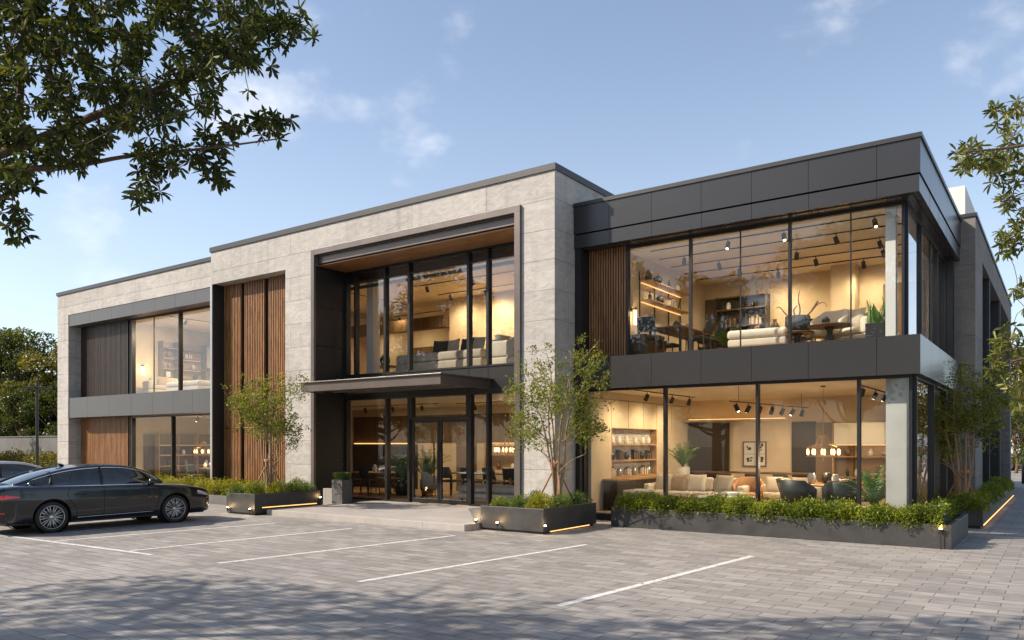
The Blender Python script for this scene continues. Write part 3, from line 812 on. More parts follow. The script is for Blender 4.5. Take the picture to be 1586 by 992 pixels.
def sofa(loc, rz, wd, dp, m, label, nback=3, arms=(1, 1), back=True, seat_h=.42, back_h=.82, cat='sofa', chaise=None, legs=True, two_layer=True):
    t = thing('sofa', loc, label, cat, None, rz)
    a = .2
    xl = -wd/2+(a if arms[0] else 0); xr = wd/2-(a if arms[1] else 0)
    rb('base', t, m, -wd/2, wd/2, -dp/2, dp/2, .10, .27, .04)
    n = max(1, round((xr-xl)/.95)); sw = (xr-xl)/n
    for i in range(n): rb('seat_cushion', t, m, xl+i*sw+.006, xl+(i+1)*sw-.006, -dp/2+.0, dp/2-(.2 if back else 0), .275, seat_h+.03, .06)
    if back:
        rb('backrest', t, m, xl, xr, dp/2-.2, dp/2, .275, back_h-.12, .06)
        bw = (xr-xl)/nback
        for i in range(nback): rb('back_cushion', t, m, xl+i*bw+.008, xl+(i+1)*bw-.008, dp/2-.36, dp/2-.16, seat_h+.035, back_h, .08)
    for k, s in ((0, -1), (1, 1)):
        if arms[k]: rb('armrest', t, m, *((-wd/2, xl-.006) if s < 0 else (xr+.006, wd/2)), -dp/2, dp/2, .275, .64, .06)
    if chaise:
        x0, x1, ln = chaise
        rb('chaise', t, m, x0, x1, -dp/2-ln, -dp/2-.008, .10, .27, .04); rb('chaise_cushion', t, m, x0, x1, -dp/2-ln, -dp/2-.008, .275, seat_h+.03, .06)
    lg = M['walnut']
    for sx in (-1, 1):
        for sy in (-1, 1):
            mb = MB(); mb.cyl((sx*(wd/2-.1), sy*(dp/2-.1), 0), (sx*(wd/2-.1), sy*(dp/2-.1), .105), .02, .026, 8); mb.build('leg', lg, t, smooth=True)
    return t

def ottoman(loc, rz, wd, dp, m, label):
    t = thing('ottoman', loc, label, 'ottoman', None, rz)
    rb('base', t, m, -wd/2, wd/2, -dp/2, dp/2, .12, .30, .05); rb('seat_cushion', t, m, -wd/2-.02, wd/2+.02, -dp/2-.02, dp/2+.02, .305, .52, .09)
    for sx in (-1, 1):
        for sy in (-1, 1):
            mb = MB(); mb.cyl((sx*(wd/2-.1), sy*(dp/2-.1), 0), (sx*(wd/2-.1), sy*(dp/2-.1), .125), .018, .026, 8); mb.build('leg', M['walnut'], t, smooth=True)
    return t

def tub_chair_proto(m, leg, h=.82, w=.66, arm=.62, cat='armchair', name='tub_chair'):
    t = thing(name, (0,0,0), 'x', cat)
    mb = MB()
    n = 22; A = R(118)
    def sec(k):
        th = -A + 2*A*k/n           # 0 = straight back (+Y)
        q = abs(th)/A
        top = h if q < .38 else h+(arm-h)*((q-.38)/.62)**.8
        ro = w/2; ri = w/2-.07
        flare = .035
        c, s_ = math.sin(th), math.cos(th)
        return [(c*(ri), s_*(ri)*.95, .30), (c*(ro), s_*ro*.95, .30), (c*(ro+flare), s_*(ro+flare)*.95, top-.02), (c*(ro+flare-.02), s_*(ro+flare-.02)*.95, top), (c*(ri+flare), s_*(ri+flare)*.95, top), (c*(ri+flare-.012), s_*(ri+flare-.012)*.95, top-.02)]
    vs = []; fs = []
    for k in range(n+1): vs += sec(k)
    for k in range(n):
        for j in range(6):
            j2 = (j+1) % 6; fs.append((k*6+j, k*6+j2, (k+1)*6+j2, (k+1)*6+j))
    fs.append(tuple(range(5, -1, -1))); fs.append(tuple(n*6+j for j in range(6)))
    mb.add(vs, fs); mb.build('backrest', m, t, smooth=True)
    mb = MB(); mb.lathe([(.05, .29), (w/2-.08, .29), (w/2-.06, .33), (w/2-.06, .43), (w/2-.10, .47), (.001, .475)], (0, -.02, 0), 22); mb.build('seat', m, t, smooth=True)
    for sx in (-1, 1):
        for sy in (-1, 1):
            mb = MB(); mb.cyl((sx*.25, sy*.23, 0), (sx*.20, sy*.19, .30), .013, .022, 8); mb.build('leg', leg, t, smooth=True)
    return t

def dining_chair_proto(m, leg, name='dining_chair'):
    t = thing(name, (0,0,0), 'x', 'chair')
    rb('seat', t, m, -.23, .23, -.23, .22, .42, .49, .03)
    mb = MB()
    def f(u, v):
        x = (u-.5)*.44*(1-.12*v); return (x, .20+.10*v-.05*(1-(2*u-1)**2)*-1*.6, .56+.32*v)
    mb.grid(f, 6, 4); b = mb.build('backrest', m, t, smooth=True)
    so_ = b.modifiers.new('thick', 'SOLIDIFY'); so_.thickness = .035
    for sx in (-1, 1):
        mb = MB(); mb.cyl((sx*.215, -.21, 0), (sx*.20, -.19, .42), .012, .018, 8); mb.build('leg', leg, t, smooth=True)
        mb = MB(); mb.tube([(sx*.215, .25, 0), (sx*.205, .20, .44), (sx*.20, .27, .80)], [.012, .018, .012], 8); mb.build('leg', leg, t, smooth=True)
    return t

def table_round(loc, r, h, label, top='oak', leg='black', name='dining_table'):
    t = thing(name, loc, label, 'table')
    mb = MB(); mb.lathe([(.001, h-.04), (r-.03, h-.04), (r, h-.02), (r, h-.008), (r-.01, h), (.001, h)], (0,0,0), 36); mb.build('tabletop', M[top], t)
    mb = MB(); mb.lathe([(r*.45, 0), (r*.45, .02), (.10, .05), (.065, .12), (.06, h-.12), (.12, h-.041)], (0,0,0), 20); mb.build('pedestal', M[leg], t, smooth=True)
    return t

def table_rect(loc, rz, wd, dp, h, label, top='walnut', leg='black', name='table', cat='table', lw=.05):
    t = thing(name, loc, label, cat, None, rz)
    mb = MB(); mb.box(-wd/2, wd/2, -dp/2, dp/2, h-.045, h); mb.build('tabletop', M[top], t, bevel=.006)
    for sx in (-1, 1):
        for sy in (-1, 1):
            mb = MB(); cx, cy = sx*(wd/2-.07), sy*(dp/2-.07); mb.box(cx-lw/2, cx+lw/2, cy-lw/2, cy+lw/2, 0, h-.046); mb.build('leg', M[leg], t)
    return t

def palm(loc, label, h=.9, spread=.55, pot_h=.4, pot_r=.2, n=22, pot='plantpot', name='potted_palm', seed=1, cat='plant'):
    r_ = random.Random(seed)
    t = thing(name, loc, label, cat)
    mb = MB(); mb.lathe([(pot_r*.72, 0), (pot_r*.95, pot_h*.5), (pot_r, pot_h), (pot_r*.9, pot_h), (pot_r*.88, pot_h-.05), (.001, pot_h-.05)], (0,0,0), 24)
    mb.build('pot', M[pot], t, smooth=True)
    mb = MB(); st = MB()
    for i in range(n):
        a = 2*math.pi*i/n*1.618*2; lean = .25+.75*r_.random()
        ln = h*(.7+.4*r_.random()); d = Vector((math.cos(a), math.sin(a), 0))
        pts = []
        for k in range(8):
            s = k/7
            pts.append(Vector((0,0,pot_h-.04)) + d*(spread*lean*s*(1+.25*s)) + Vector((0,0,ln*(s-.52*lean*s*s))))
        st.tube(pts, [.007-.0006*k for k in range(8)], 4, cap=False)
        side = Vector((-d.y, d.x, 0))
        for k in range(2, 8):
            for sg in (-1, 1):
                for q in (0, .5):
                    p = pts[k-1].lerp(pts[k], q+.25) if k < 8 else pts[k]
                    fd = (pts[k]-pts[k-1]).normalized()
                    tip = p + (side*sg*.75+fd*.8).normalized()*(.20-.012*k)*(.8+.4*r_.random()) - Vector((0,0,.02+.03*r_.random()))
                    wv = fd*.014
                    mb.add([p-wv, p+(tip-p)*.5-wv*.9+Vector((0,0,.006)), tip, p+(tip-p)*.5+wv*.9+Vector((0,0,.006)), p+wv], [(0,1,2,3,4)])
    mb.build('fronds', M['palm_leaf'], t); st.build('stems', M['palm_stem'], t)
    return t
M['palm_leaf'] = simple('palm leaf', (.09, .19, .03), .45, noise=.35, nscale=5)
M['palm_stem'] = simple('palm stem', (.09, .13, .03), .6)

SPOT_N = [0]
def spot(loc, power=60, col=(1, .765, .48), size=150, parent=None, rad=.05, blend=.9, aim=None):
    l = bpy.data.lights.new('spot_bulb', 'SPOT'); l.energy = power*1.06; l.color = col; l.spot_size = R(size); l.spot_blend = blend; l.shadow_soft_size = rad
    o = bpy.data.objects.new('spot_bulb', l); COL.objects.link(o)
    if parent is not None: o.parent = parent
    o.location = loc
    if aim is not None: o.rotation_euler = Vector(aim).to_track_quat('-Z', 'Y').to_euler()
    return o

def track(loc, rz, ln, heads, label, drop=.0, power=60, size=150, group='ceiling track lights', tilt=.5):
    """loc = rail centre under the ceiling, local X along the rail"""
    t = thing('track_light', loc, label, 'track light', group, rz)
    mb = MB(); mb.box(-ln/2, ln/2, -.011, .011, -.022, 0)
    if drop:
        for x in (-ln*.4, ln*.4): mb.cyl((x, 0, 0), (x, 0, drop), .006, n=6)
    mb.build('rail', M['frame'], t)
    for (x, az, pw) in heads:
        h = MB(); d = Vector((math.cos(az)*tilt, math.sin(az)*tilt, -1)).normalized()
        c = Vector((x, 0, -.14))
        h.cyl((x, 0, -.03), (x, 0, -.10), .012, n=8)
        h.cyl(c-d*.06, c+d*.12, .05, .055, 14)
        ho = h.build('lamp_head', M['frame'], t, smooth=False)
        g_ = MB(); g_.cyl(c+d*.1205, c+d*.123, .03, n=14); g_.build('lens', M['lamp_glow'], ho)
        if pw: spot(c+d*.20, power*pw, parent=t, size=size, aim=d)
    return t

def chandelier(loc, ceil, r, n, label, power=25):
    t = thing('chandelier', loc, label, 'chandelier', 'glass cylinder chandeliers')
    mb = MB()
    mb.cyl((0,0,.5), (0,0,ceil-loc[2]), .006, n=6); mb.lathe([(.001, ceil-loc[2]-.03), (.06, ceil-loc[2]-.03), (.06, ceil-loc[2])], n=14)
    mb.lathe([(r*.28, .44), (r*.28, .47), (.02, .50)], n=16)
    for k in range(6):
        a = 2*math.pi*k/6; mb.tube([(math.cos(a)*r*.28, math.sin(a)*r*.28, .45), (math.cos(a)*r*.45, math.sin(a)*r*.45, .27), (math.cos(a)*r, math.sin(a)*r, .20)], .006, 5)
    mb.lathe([(r*.93, .18), (r*1.04, .18), (r*1.04, .205), (r*.93, .205), (r*.93, .18)], n=28)
    mb.lathe([(r*.93, -.02), (r*1.07, -.02), (r*1.07, 0), (r*.93, 0), (r*.93, -.02)], n=28)
    mb.cyl((0, 0, .45), (0, 0, -.12), .008, n=6)
    mb.build('frame', M['brass'], t)
    for k in range(n):
        a = 2*math.pi*k/n; x, y = math.cos(a)*r, math.sin(a)*r
        b = MB(); b.lathe([(.012, .02), (.026, .05), (.026, .13), (.012, .16), (.001, .165)], (x, y, 0), 10); b.build('bulb', M['bulb_glow'], t, smooth=True)
    p = bpy.data.lights.new('chandelier_light', 'POINT'); p.energy = power; p.color = (1, .68, .38); p.shadow_soft_size = .12
    po = bpy.data.objects.new('chandelier_light', p); COL.objects.link(po); po.parent = t; po.location = (0, 0, -.2)
    return t

# small shelf things: prototypes sharing mesh data
def _vase(name, prof, m, n=16):
    mb = MB(); mb.lathe(prof, n=n); return mb.build(name, m, None, smooth=True)
ITEMS = {}
def mk_item(kind):
    if kind == 'bottle': return _vase('bottle', [(.035,0),(.045,.02),(.045,.14),(.018,.19),(.015,.25),(.019,.25)], M['black_cer'])
    if kind == 'jar': return _vase('jar', [(.05,0),(.07,.03),(.075,.13),(.05,.17),(.055,.18),(.04,.21),(.001,.215)], M['white_cer'])
    if kind == 'vase': return _vase('vase', [(.05,0),(.09,.06),(.10,.14),(.05,.22),(.035,.26),(.045,.29),(.035,.285)], M['brown_cer'])
    if kind == 'dark_vase': return _vase('vase', [(.06,0),(.11,.08),(.11,.16),(.06,.22),(.05,.24),(.045,.235)], M['black_cer'])
    if kind == 'bowl': return _vase('bowl', [(.04,0),(.06,.01),(.13,.08),(.14,.10),(.125,.095),(.05,.025),(.001,.02)], M['white_cer'])
    if kind == 'glass_jar': return _vase('jar', [(.05,0),(.08,.02),(.085,.16),(.06,.2),(.065,.22),(.05,.21)], M['steel'])
    mb = MB(); x = -.16; k = 0
    rr = random.Random(hash(kind) % 1000)
    if kind == 'books':
        while x < .15:
            wd = rr.uniform(.025, .05); h = rr.uniform(.18, .27); mb.mat(k % 3).box(x, x+wd, -.08, .08, 0, h); x += wd+.001; k += 1
        return mb.build('book_row', [M['paper'], M['brown_cer'], M['white_cer']], None)
    if kind == 'dark_books':
        while x < .15:
            wd = rr.uniform(.03, .05); h = rr.uniform(.2, .29); mb.mat(k % 3).box(x, x+wd, -.08, .08, 0, h); x += wd+.001; k += 1
        return mb.build('book_row', [M['dark_fabric'], M['brown_cer'], M['black_cer']], None)
    if kind == 'frame':
        mb.box(-.13, .13, -.01, .01, 0, .32); mb.mat(1).box(-.10, .10, -.014, -.0105, .04, .28)
        return mb.build('picture_frame', [M['walnut'], M['white_cer']], None)
CATS = dict(bottle='bottle', jar='jar', vase='vase', dark_vase='vase', bowl='bowl', glass_jar='jar', books='books', dark_books='books', frame='picture')
LOOK = dict(bottle='slim black bottle', jar='lidded white jar', vase='brown pear shaped vase', dark_vase='squat black vase', bowl='shallow white bowl', glass_jar='grey metallic jar', books='tan and cream books', dark_books='dark brown books', frame='small framed picture')
def item(kind, loc, where, rz=0, sc=1.0, group=None):
    if kind not in ITEMS: o = mk_item(kind); ITEMS[kind] = o
    else: o = ITEMS[kind].copy(); COL.objects.link(o)
    o.location = loc; o.rotation_euler = (0, 0, rz); o.scale = (sc, sc, sc)
    o['label'] = LOOK[kind]+' '+where; o['category'] = CATS[kind]
    if group: o['group'] = group
    return o

# ---- right box, ground floor (floor at .17)
F = .17
sofa((-8.15, 20.15, F), R(4), 2.75, 1.0, M['cream'], 'cream three seat sofa under the shelf niche on the ground floor', 3)
for i, (x, m_, lab) in enumerate(((-9.05, 'linen', 'at the left arm of the cream sofa'), (-8.62, 'sand', 'second from the left arm of the cream sofa'), (-8.1, 'cream', 'in the middle of the cream ground floor sofa'), (-7.35, 'linen', 'at the right arm of the cream sofa'))):
    cushion((x, 19.98+.03*(x+8), F+.68), R(4)+R(random.uniform(-12, 12)), m_, {'linen':'oatmeal', 'sand':'brown', 'cream':'cream'}[m_]+' scatter cushion '+lab, size=.52, tilt=.3)
rb('side', None, M['grey_fabric'], 0, .01, 0, .01, 0, .01) if False else None
ottoman((-9.05, 18.75, F), 0, .95, .9, M['grey_fabric'], 'pale grey block seat in front of the shelf niche')
t = table_rect((-6.75, 18.55, F), 0, 1.35, .6, .45, 'low stone topped coffee table with thin black legs by the sofa', top='plantpot', leg='frame', name='coffee_table', lw=.025)
item('bowl', (-6.6, 18.55, F+.45), 'on the low coffee table beside the cream sofa')
t = thing('sideboard', (-9.66, 19.9, F), 'black sideboard with oak top under the shelf niche', 'sideboard')
mb = MB(); mb.box(-.2, .2, -1.9, 1.9, .05, .76); mb.build('cabinet', M['cabinet_black'], t, bevel=.005)
mb = MB(); mb.box(-.22, .24, -1.93, 1.93, .762, .81); mb.build('top', M['oak'], t, bevel=.004)
mb = MB()
for yy in (-1.7, 1.7): mb.box(-.15, .15, yy-.03, yy+.03, 0, .05)
mb.build('plinth', M['black'], t)
palm((-9.25, 21.75, F), 'leafy palm in a tall pale pot behind the cream sofa', h=.95, spread=.55, pot_h=1.05, pot_r=.21, seed=3)
palm((-3.32, 17.85, F), 'spiky palm in a grey pot beside the corner column', h=1.0, spread=.62, pot_h=.42, pot_r=.25, n=30, seed=5)
gt = tub_chair_proto(M['green_leather'], M['black'], h=.90, w=.76, arm=.66)
place(gt, True, (-5.05, 18.55, F), R(172), 'dark green leather tub chair nearer the coffee table', group='green tub chairs at the round table')
place(gt, False, (-4.12, 18.6, F), R(195), 'dark green leather tub chair nearer the grey palm pot', group='green tub chairs at the round table')
table_round((-4.62, 19.5, F), .75, .78, 'round oak dining table between the green tub chairs and the white wall cabinets')
for k, (kd, x, y) in enumerate((('glass_jar', -4.95, 19.35), ('dark_vase', -4.65, 19.55), ('jar', -4.4, 19.3), ('bowl', -4.25, 19.6), ('bottle', -4.75, 19.75))):
    item(kd, (x, y, F+.78), 'on the round oak dining table', sc=1.15)
chandelier((-4.7, 19.4, 1.62), 3.28, .36, 10, 'brass ring chandelier with glowing tubes above the round oak table')
sofa((-5.95, 21.0, F), R(-6), 1.75, .9, M['cream'], 'cream two seat sofa behind the round oak table', 2)
cushion((-6.3, 20.85, F+.66), R(-4), 'cream', 'cream cushion on the left of the two seat sofa', .46); cushion((-5.65, 20.8, F+.66), R(-14), 'linen', 'oatmeal cushion on the right of the two seat sofa', .46)
ta = tub_chair_proto(M['tan_leather'], M['walnut'], h=.86, w=.74, arm=.60)
place(ta, True, (-6.75, 20.1, F), R(12), 'tan leather tub chair beside the cream three seat sofa')
ottoman((-6.85, 19.25, F), R(6), .6, .55, M['grey_fabric'], 'small grey footstool in front of the tan tub chair')
t = table_rect((-7.6, 22.9, F), 0, 3.6, .55, .9, 'long dark bar table along the back wall of the ground floor room', top='walnut', name='bar_table')
dc = dining_chair_proto(M['dark_fabric'], M['walnut'])
for i, x in enumerate((-8.9, -8.1, -7.3, -6.5)):
    place(dc, i == 0, (x, 22.4, F), R(180), ['dark dining chair at the far left of the long bar table', 'second dark dining chair along the long bar table', 'third dark dining chair along the long bar table', 'dark dining chair at the framed picture end of the bar table'][i], group='dark chairs at the bar table')
t = thing('wall_picture', (-7.75, 23.72, 1.2), 'framed picture of four dark sketches on the warm back wall', 'picture')
mb = MB(); mb.box(-.36, .36, -.025, .02, 0, .78); mb.build('frame', M['walnut'], t, bevel=.004)
mb = MB(); mb.box(-.32, .32, -.029, -.0255, .04, .74); mb.build('mount', M['white_cer'], t)
mb = MB(); rr = random.Random(4)
for cx, cz in ((-.16, .22), (.16, .22), (-.16, .57), (.16, .57)):
    for k in range(5):
        x = cx+rr.uniform(-.09, .05); z = cz+rr.uniform(-.09, .06); mb.box(x, x+rr.uniform(.03, .09), -.0315-.0002*k, -.0295, z, z+rr.uniform(.03, .1))
mb.box(-.004, .004, -.032, -.0295, .04, .74); mb.box(-.32, .32, -.033, -.0325, .388, .396)
mb.build('sketch', M['dark_fabric'], t)
kinds = ['books', 'dark_vase', 'jar', 'bottle', 'vase', 'glass_jar', 'bowl', 'dark_books']
def shelf_row(xs, zs, mode, fixed, name, kset, seed, rz=0, names=('lower', 'middle', 'upper', 'top'), ref='window', sc=1.0):
    rr = random.Random(seed)
    for zi, z in enumerate(zs):
        used = {}
        for i, a in enumerate(xs):
            k = kset[(i*3+zi*2+seed) % len(kset)]
            a2 = a+rr.uniform(-.05, .05)
            loc = (fixed, a2, z) if mode == 'y' else (a2, fixed, z)
            used[k] = used.get(k, 0)+1
            ordn = ['', ' again', ' once more', ' also'][min(used[k]-1, 3)]
            pos = ['nearest the %s' % ref, 'second from %s' % ref, 'third from %s' % ref, 'fourth from %s' % ref, 'fifth from %s' % ref, 'sixth from %s' % ref][i]
            item(k, loc, 'on %s %s, %s' % (names[zi], name, pos), rz=rz+rr.uniform(-.2, .2), sc=sc*rr.uniform(.9, 1.1), group='ornaments on '+name)
shelf_row((18.85, 19.3, 19.75, 20.25, 20.7, 21.1), (1.02, 1.46, 1.90), 'y', -10.08, 'niche shelf', ['dark_books', 'books', 'jar', 'dark_vase', 'glass_jar', 'jar'], 1, rz=R(90))
shelf_row((-5.1, -4.75, -4.4, -4.05, -3.7), (.97, 1.56), 'x', 23.6, 'cabinet shelf', ['jar', 'glass_jar', 'bottle', 'bowl', 'vase'], 2, names=('lower', 'upper'), ref='left')
track((-6.15, 20.2, 2.92), R(83), 4.7, [(-2.0, R(-90), 1), (-1.35, R(100), 0), (-.7, R(80), 1), (0, R(60), 0), (.65, R(90), 1), (1.3, R(120), 0), (1.95, R(60), 1)], 'long black track with seven spotlights in the ground floor corner room', drop=.36, power=85)
track((-8.9, 19.8, 3.28), R(90), 4.0, [(-1.2, R(90), 1), (.4, R(90), 1), (1.6, R(60), 1)], 'black track of three spotlights above the cream sofa', power=70)
track((-3.9, 21.0, 3.28), R(90), 3.6, [(-1.2, R(60), 1), (0.3, R(90), 1), (1.5, R(90), .8)], 'black track of three spotlights above the white cabinets', power=70)
place(dc, False, (-3.5, 20.6, F), R(100), 'dark dining chair behind the right hand side window'); place(dc, False, (-3.3, 21.6, F), R(60), 'dark dining chair deep behind the side window by the end panel')
table_round((-4.0, 21.5, F), .5, .74, 'small round oak table behind the side window', name='side_table')

for i, (x, y, rz, lab) in enumerate(((-3.75, 19.2, -100, 'dark dining chair at the right of the round oak table'), (-4.7, 20.35, 5, 'dark dining chair behind the round oak table'), (-5.5, 19.6, 95, 'dark dining chair at the left of the round oak table'))):
    place(dc, False, (x, y, F), R(rz), lab, group='dark chairs at the round oak table')
# ---- right box, upper floor (floor at 4.05)
F = 4.05
table_rect((-8.2, 19.4, F), R(90), 2.6, .95, .80, 'long walnut table with dark chairs beside the upper shelf wall', top='walnut')
dk = dining_chair_proto(M['dark_fabric'], M['walnut'], name='dining_chair')
for i, (x, y, rz, lab) in enumerate(((-8.45, 17.9, 180, 'dark chair at the window end of the long walnut table'), (-7.55, 18.7, -90, 'dark chair on the room side of the walnut table, nearest the window'), (-7.55, 19.5, -90, 'dark chair midway along the room side of the walnut table'), (-7.55, 20.3, -80, 'dark chair at the far corner of the walnut table'))):
    place(dk, i == 0, (x, y, F), R(rz), lab, sc=(1.12, 1.12, 1.12), group='dark chairs at the walnut table')
for i, (x, y, rz, lab) in enumerate(((-8.75, 18.7, 90, 'dark chair on the wall side of the walnut table, nearest the window'), (-8.75, 19.6, 90, 'dark chair midway along the wall side of the walnut table'), (-8.1, 20.95, 0, 'dark chair at the far end of the long walnut table'))):
    place(dk, False, (x, y, F), R(rz), lab, sc=(1.12, 1.12, 1.12), group='dark chairs at the walnut table')
table_round((-6.2, 20.6, F), .6, .74, 'dark round table behind the cream ottoman upstairs', top='walnut')
for i, (x, y, rz, lab) in enumerate(((-6.7, 21.2, 30, 'dark chair left behind the dark round table upstairs'), (-5.7, 21.1, -40, 'dark chair right behind the dark round table upstairs'), (-5.5, 20.2, -110, 'dark chair at the right of the dark round table upstairs'))):
    place(dk, False, (x, y, F), R(rz), lab, sc=(1.1, 1.1, 1.1), group='dark chairs at the upstairs round table')
item('vase', (-6.2, 20.6, F+.74), 'on the dark round table behind the cream ottoman', sc=1.3)
tn = dining_chair_proto(M['tan_leather'], M['walnut'])
place(tn, True, (-7.0, 20.5, F), R(-60), 'tan leather dining chair near the upstairs leafy plant', sc=1.15)
t = thing('low_cabinet', (-8.72, 17.9, F), 'low dark cabinet under the upper wall lamp', 'cabinet')
rb('cabinet', t, M['wall_brown'], -.25, .25, -.3, .3, .04, .58, .006, 2); rb('plinth', t, M['black'], -.22, .22, -.27, .27, 0, .04, .004, 1)
for k, (kd, y) in enumerate((('dark_vase', 18.9), ('jar', 19.3), ('books', 19.7), ('bowl', 20.2))): item(kd, (-8.2, y, F+.8), 'on the long walnut table upstairs', rz=k)
t = thing('wall_shelf', (-8.98, 19.6, F), 'lit two tier wall shelf on black rails beside the walnut table', 'shelf')
mb = MB()
for yy in (-1.3, -.4, .5, 1.3): mb.box(.0, .025, yy-.012, yy+.012, .7, 2.35)
mb.build('rail', M['frame'], t)
for zz in (1.55, 2.05): rb('shelf', t, M['oak'], .025, .32, -1.3, 1.3, zz, zz+.03, .004, 2)
mb = MB(); mb.box(.03, .05, -1.25, 1.25, 1.515, 1.53); mb.box(.03, .05, -1.25, 1.25, 2.015, 2.03); mb.build('light_strip', M['led'], t)
for i, (kd, y, z) in enumerate((('bottle', 18.6, 1.58), ('dark_vase', 19.2, 1.58), ('books', 19.9, 1.58), ('bottle', 20.5, 1.58), ('vase', 18.5, 2.08), ('dark_vase', 19.1, 2.08), ('bottle', 19.8, 2.08), ('jar', 20.4, 2.08))):
    item(kd, (-8.82, y, F+z), 'on the %s board of the lit wall shelf, %s' % (('lower' if z < 2 else 'upper'), ['near end', 'left of centre', 'right of centre', 'far end'][i % 4]), rz=R(90), group='ornaments on the lit wall shelf')
def sconce(loc, label):
    t = thing('wall_lamp', loc, label, 'wall lamp')
    mb = MB(); mb.lathe([(.001, -.02), (.05, -.02), (.05, 0), (.001, 0)], (.02, 0, .22), 14, 'x'); mb.cyl((.02, 0, .22), (.12, 0, .24), .012, n=8); mb.lathe([(.06, .21), (.06, .24), (.02, .26)], (.12, 0, 0), 14); mb.build('bracket', M['black'], t)
    mb = MB(); mb.cyl((.12, .045, -.18), (.12, .045, .18), .016, n=10); mb.cyl((.12, -.045, -.18), (.12, -.045, .18), .016, n=10); mb.build('glow_tube', M['sconce_glow'], t, smooth=True)
    p = bpy.data.lights.new('wall_lamp_light', 'POINT'); p.energy = 7; p.color = (1, .66, .33); p.shadow_soft_size = .05
    o = bpy.data.objects.new('wall_lamp_light', p); COL.objects.link(o); o.parent = t; o.location = (.22, 0, .1)
sconce((-8.99, 17.85, 5.1), 'glowing twin tube wall lamp near the brown slats upstairs')
t = thing('bookcase', (-7.75, 22.62, F), 'tall black bookcase against the upper back wall', 'bookcase')
mb = MB(); mb.box(-.75, .75, .15, .18, 0, 2.2)
for x in (-.75, .0, .72): mb.box(x, x+.03, -.2, .15, 0, 2.2)
mb.build('case', M['cabinet_black'], t)
mb = MB()
for z in (.3, .8, 1.3, 1.8, 2.17): mb.box(-.72, -.001, -.19, .149, z, z+.03); mb.box(.031, .719, -.19, .149, z, z+.03)
mb.build('shelves', M['walnut'], t)
for i, (kd, x, z) in enumerate((('books', -.4, .83), ('jar', .3, .83), ('dark_books', -.35, 1.33), ('books', .4, 1.33), ('vase', -.3, .33), ('bowl', .4, .33), ('jar', -.4, 1.83), ('bottle', .3, 1.83))):
    item(kd, (-7.75+x, 22.55, F+z), 'on the %s of the black bookcase, %s half' % ({.33: 'bottom shelf', .83: 'second shelf', 1.33: 'third shelf', 1.83: 'top shelf'}[z], 'left' if x < 0 else 'right'), group='ornaments in the black bookcase')
ottoman((-5.85, 18.35, F), R(3), 1.35, .85, M['cream'], 'large cream ottoman in the middle of the upper corner window')
palm((-6.95, 19.3, F), 'dark leafy plant left of the cream ottoman', h=.75, spread=.5, pot_h=.25, pot_r=.2, seed=8, n=24, pot='black_cer')
# basket with driftwood branches on a stand
table_round((-4.98, 18.25, F), .36, .40, 'dark round table under the branch basket', top='walnut', name='side_table')
t = thing('branch_basket', (-4.98, 18.25, F+.40), 'dark woven basket with long driftwood branches', 'basket')
mb = MB(); mb.lathe([(.20, 0), (.27, .15), (.27, .36), (.24, .36), (.24, .2), (.001, .18)], n=22); mb.build('basket', M['dark_fabric'], t, smooth=True)
mb = MB()
for pts in ([(0,0,.2),(-.25,0,.42),(-.42,.05,.62),(-.5,.05,.6)], [(0,0,.2),(.05,.02,.5),(0,.05,.75),(.03,.05,.95)], [(.05,0,.2),(.3,0,.45),(.45,0,.6),(.58,.05,.62),(.62,.05,.52)], [(0,0,.2),(-.1,.05,.5),(-.02,.05,.62)], [(.3,0,.45),(.42,.1,.68)]):
    mb.tube(cat_rom(pts, 4), [max(.022-.0013*i, .006) for i in range(len(cat_rom(pts, 4)))], 6)
mb.build('branches', M['bark'], t)
lc = tub_chair_proto(M['cream'], M['walnut'], h=.90, w=.74, arm=.62)
place(lc, True, (-4.42, 18.75, F), R(-15), 'cream tub chair right of the branch basket', sc=1.05)
table_round((-4.22, 17.98, F), .46, .46, 'low dark round table in front of the cream tub chair', top='walnut', name='side_table')
item('dark_vase', (-4.3, 17.98, F+.46), 'on the low dark round table upstairs', sc=.8)
sofa((-3.85, 18.9, F), R(-28), 1.25, .9, M['cream'], 'cream armchair sofa beside the corner column upstairs', 1)
cushion((-3.85, 18.72, F+.68), R(-28), 'linen', 'oatmeal cushion on the cream armchair sofa upstairs', .5)
t = thing('plant_box', (-3.22, 18.05, F), 'black metal plant box with upright leaves by the corner column', 'plant')
mb = MB(); mb.box(-.26, .26, -.16, .16, .12, .42); mb.build('box', M['black'], t, bevel=.006)
mb = MB()
for sx in (-.24, .24):
    for sy in (-.14, .14): mb.box(sx-.012, sx+.012, sy-.012, sy+.012, 0, .119)
mb.build('feet', M['black'], t)
mb = MB(); rr = random.Random(9)
for k in range(34):
    x, y = rr.uniform(-.22, .22), rr.uniform(-.12, .12); h = rr.uniform(.25, .6); a = rr.uniform(0, 6.3); wd = rr.uniform(.02, .04)
    dx, dy = math.cos(a)*wd, math.sin(a)*wd; lx, ly = rr.uniform(-.15, .15), rr.uniform(-.12, .12)
    mb.add([(x-dx*.6, y-dy*.6, .41), (x+dx*.6, y+dy*.6, .41), (x+dx+lx*.5, y+dy+ly*.5, .41+h*.55), (x+lx, y+ly, .41+h), (x-dx+lx*.5, y-dy+ly*.5, .41+h*.55)], [(0,1,2,3,4)])
mb.build('leaves', M['palm_leaf'], t)
item('jar', (-3.35, 19.7, F), 'standing on the upper floor behind the corner column', sc=2.2)
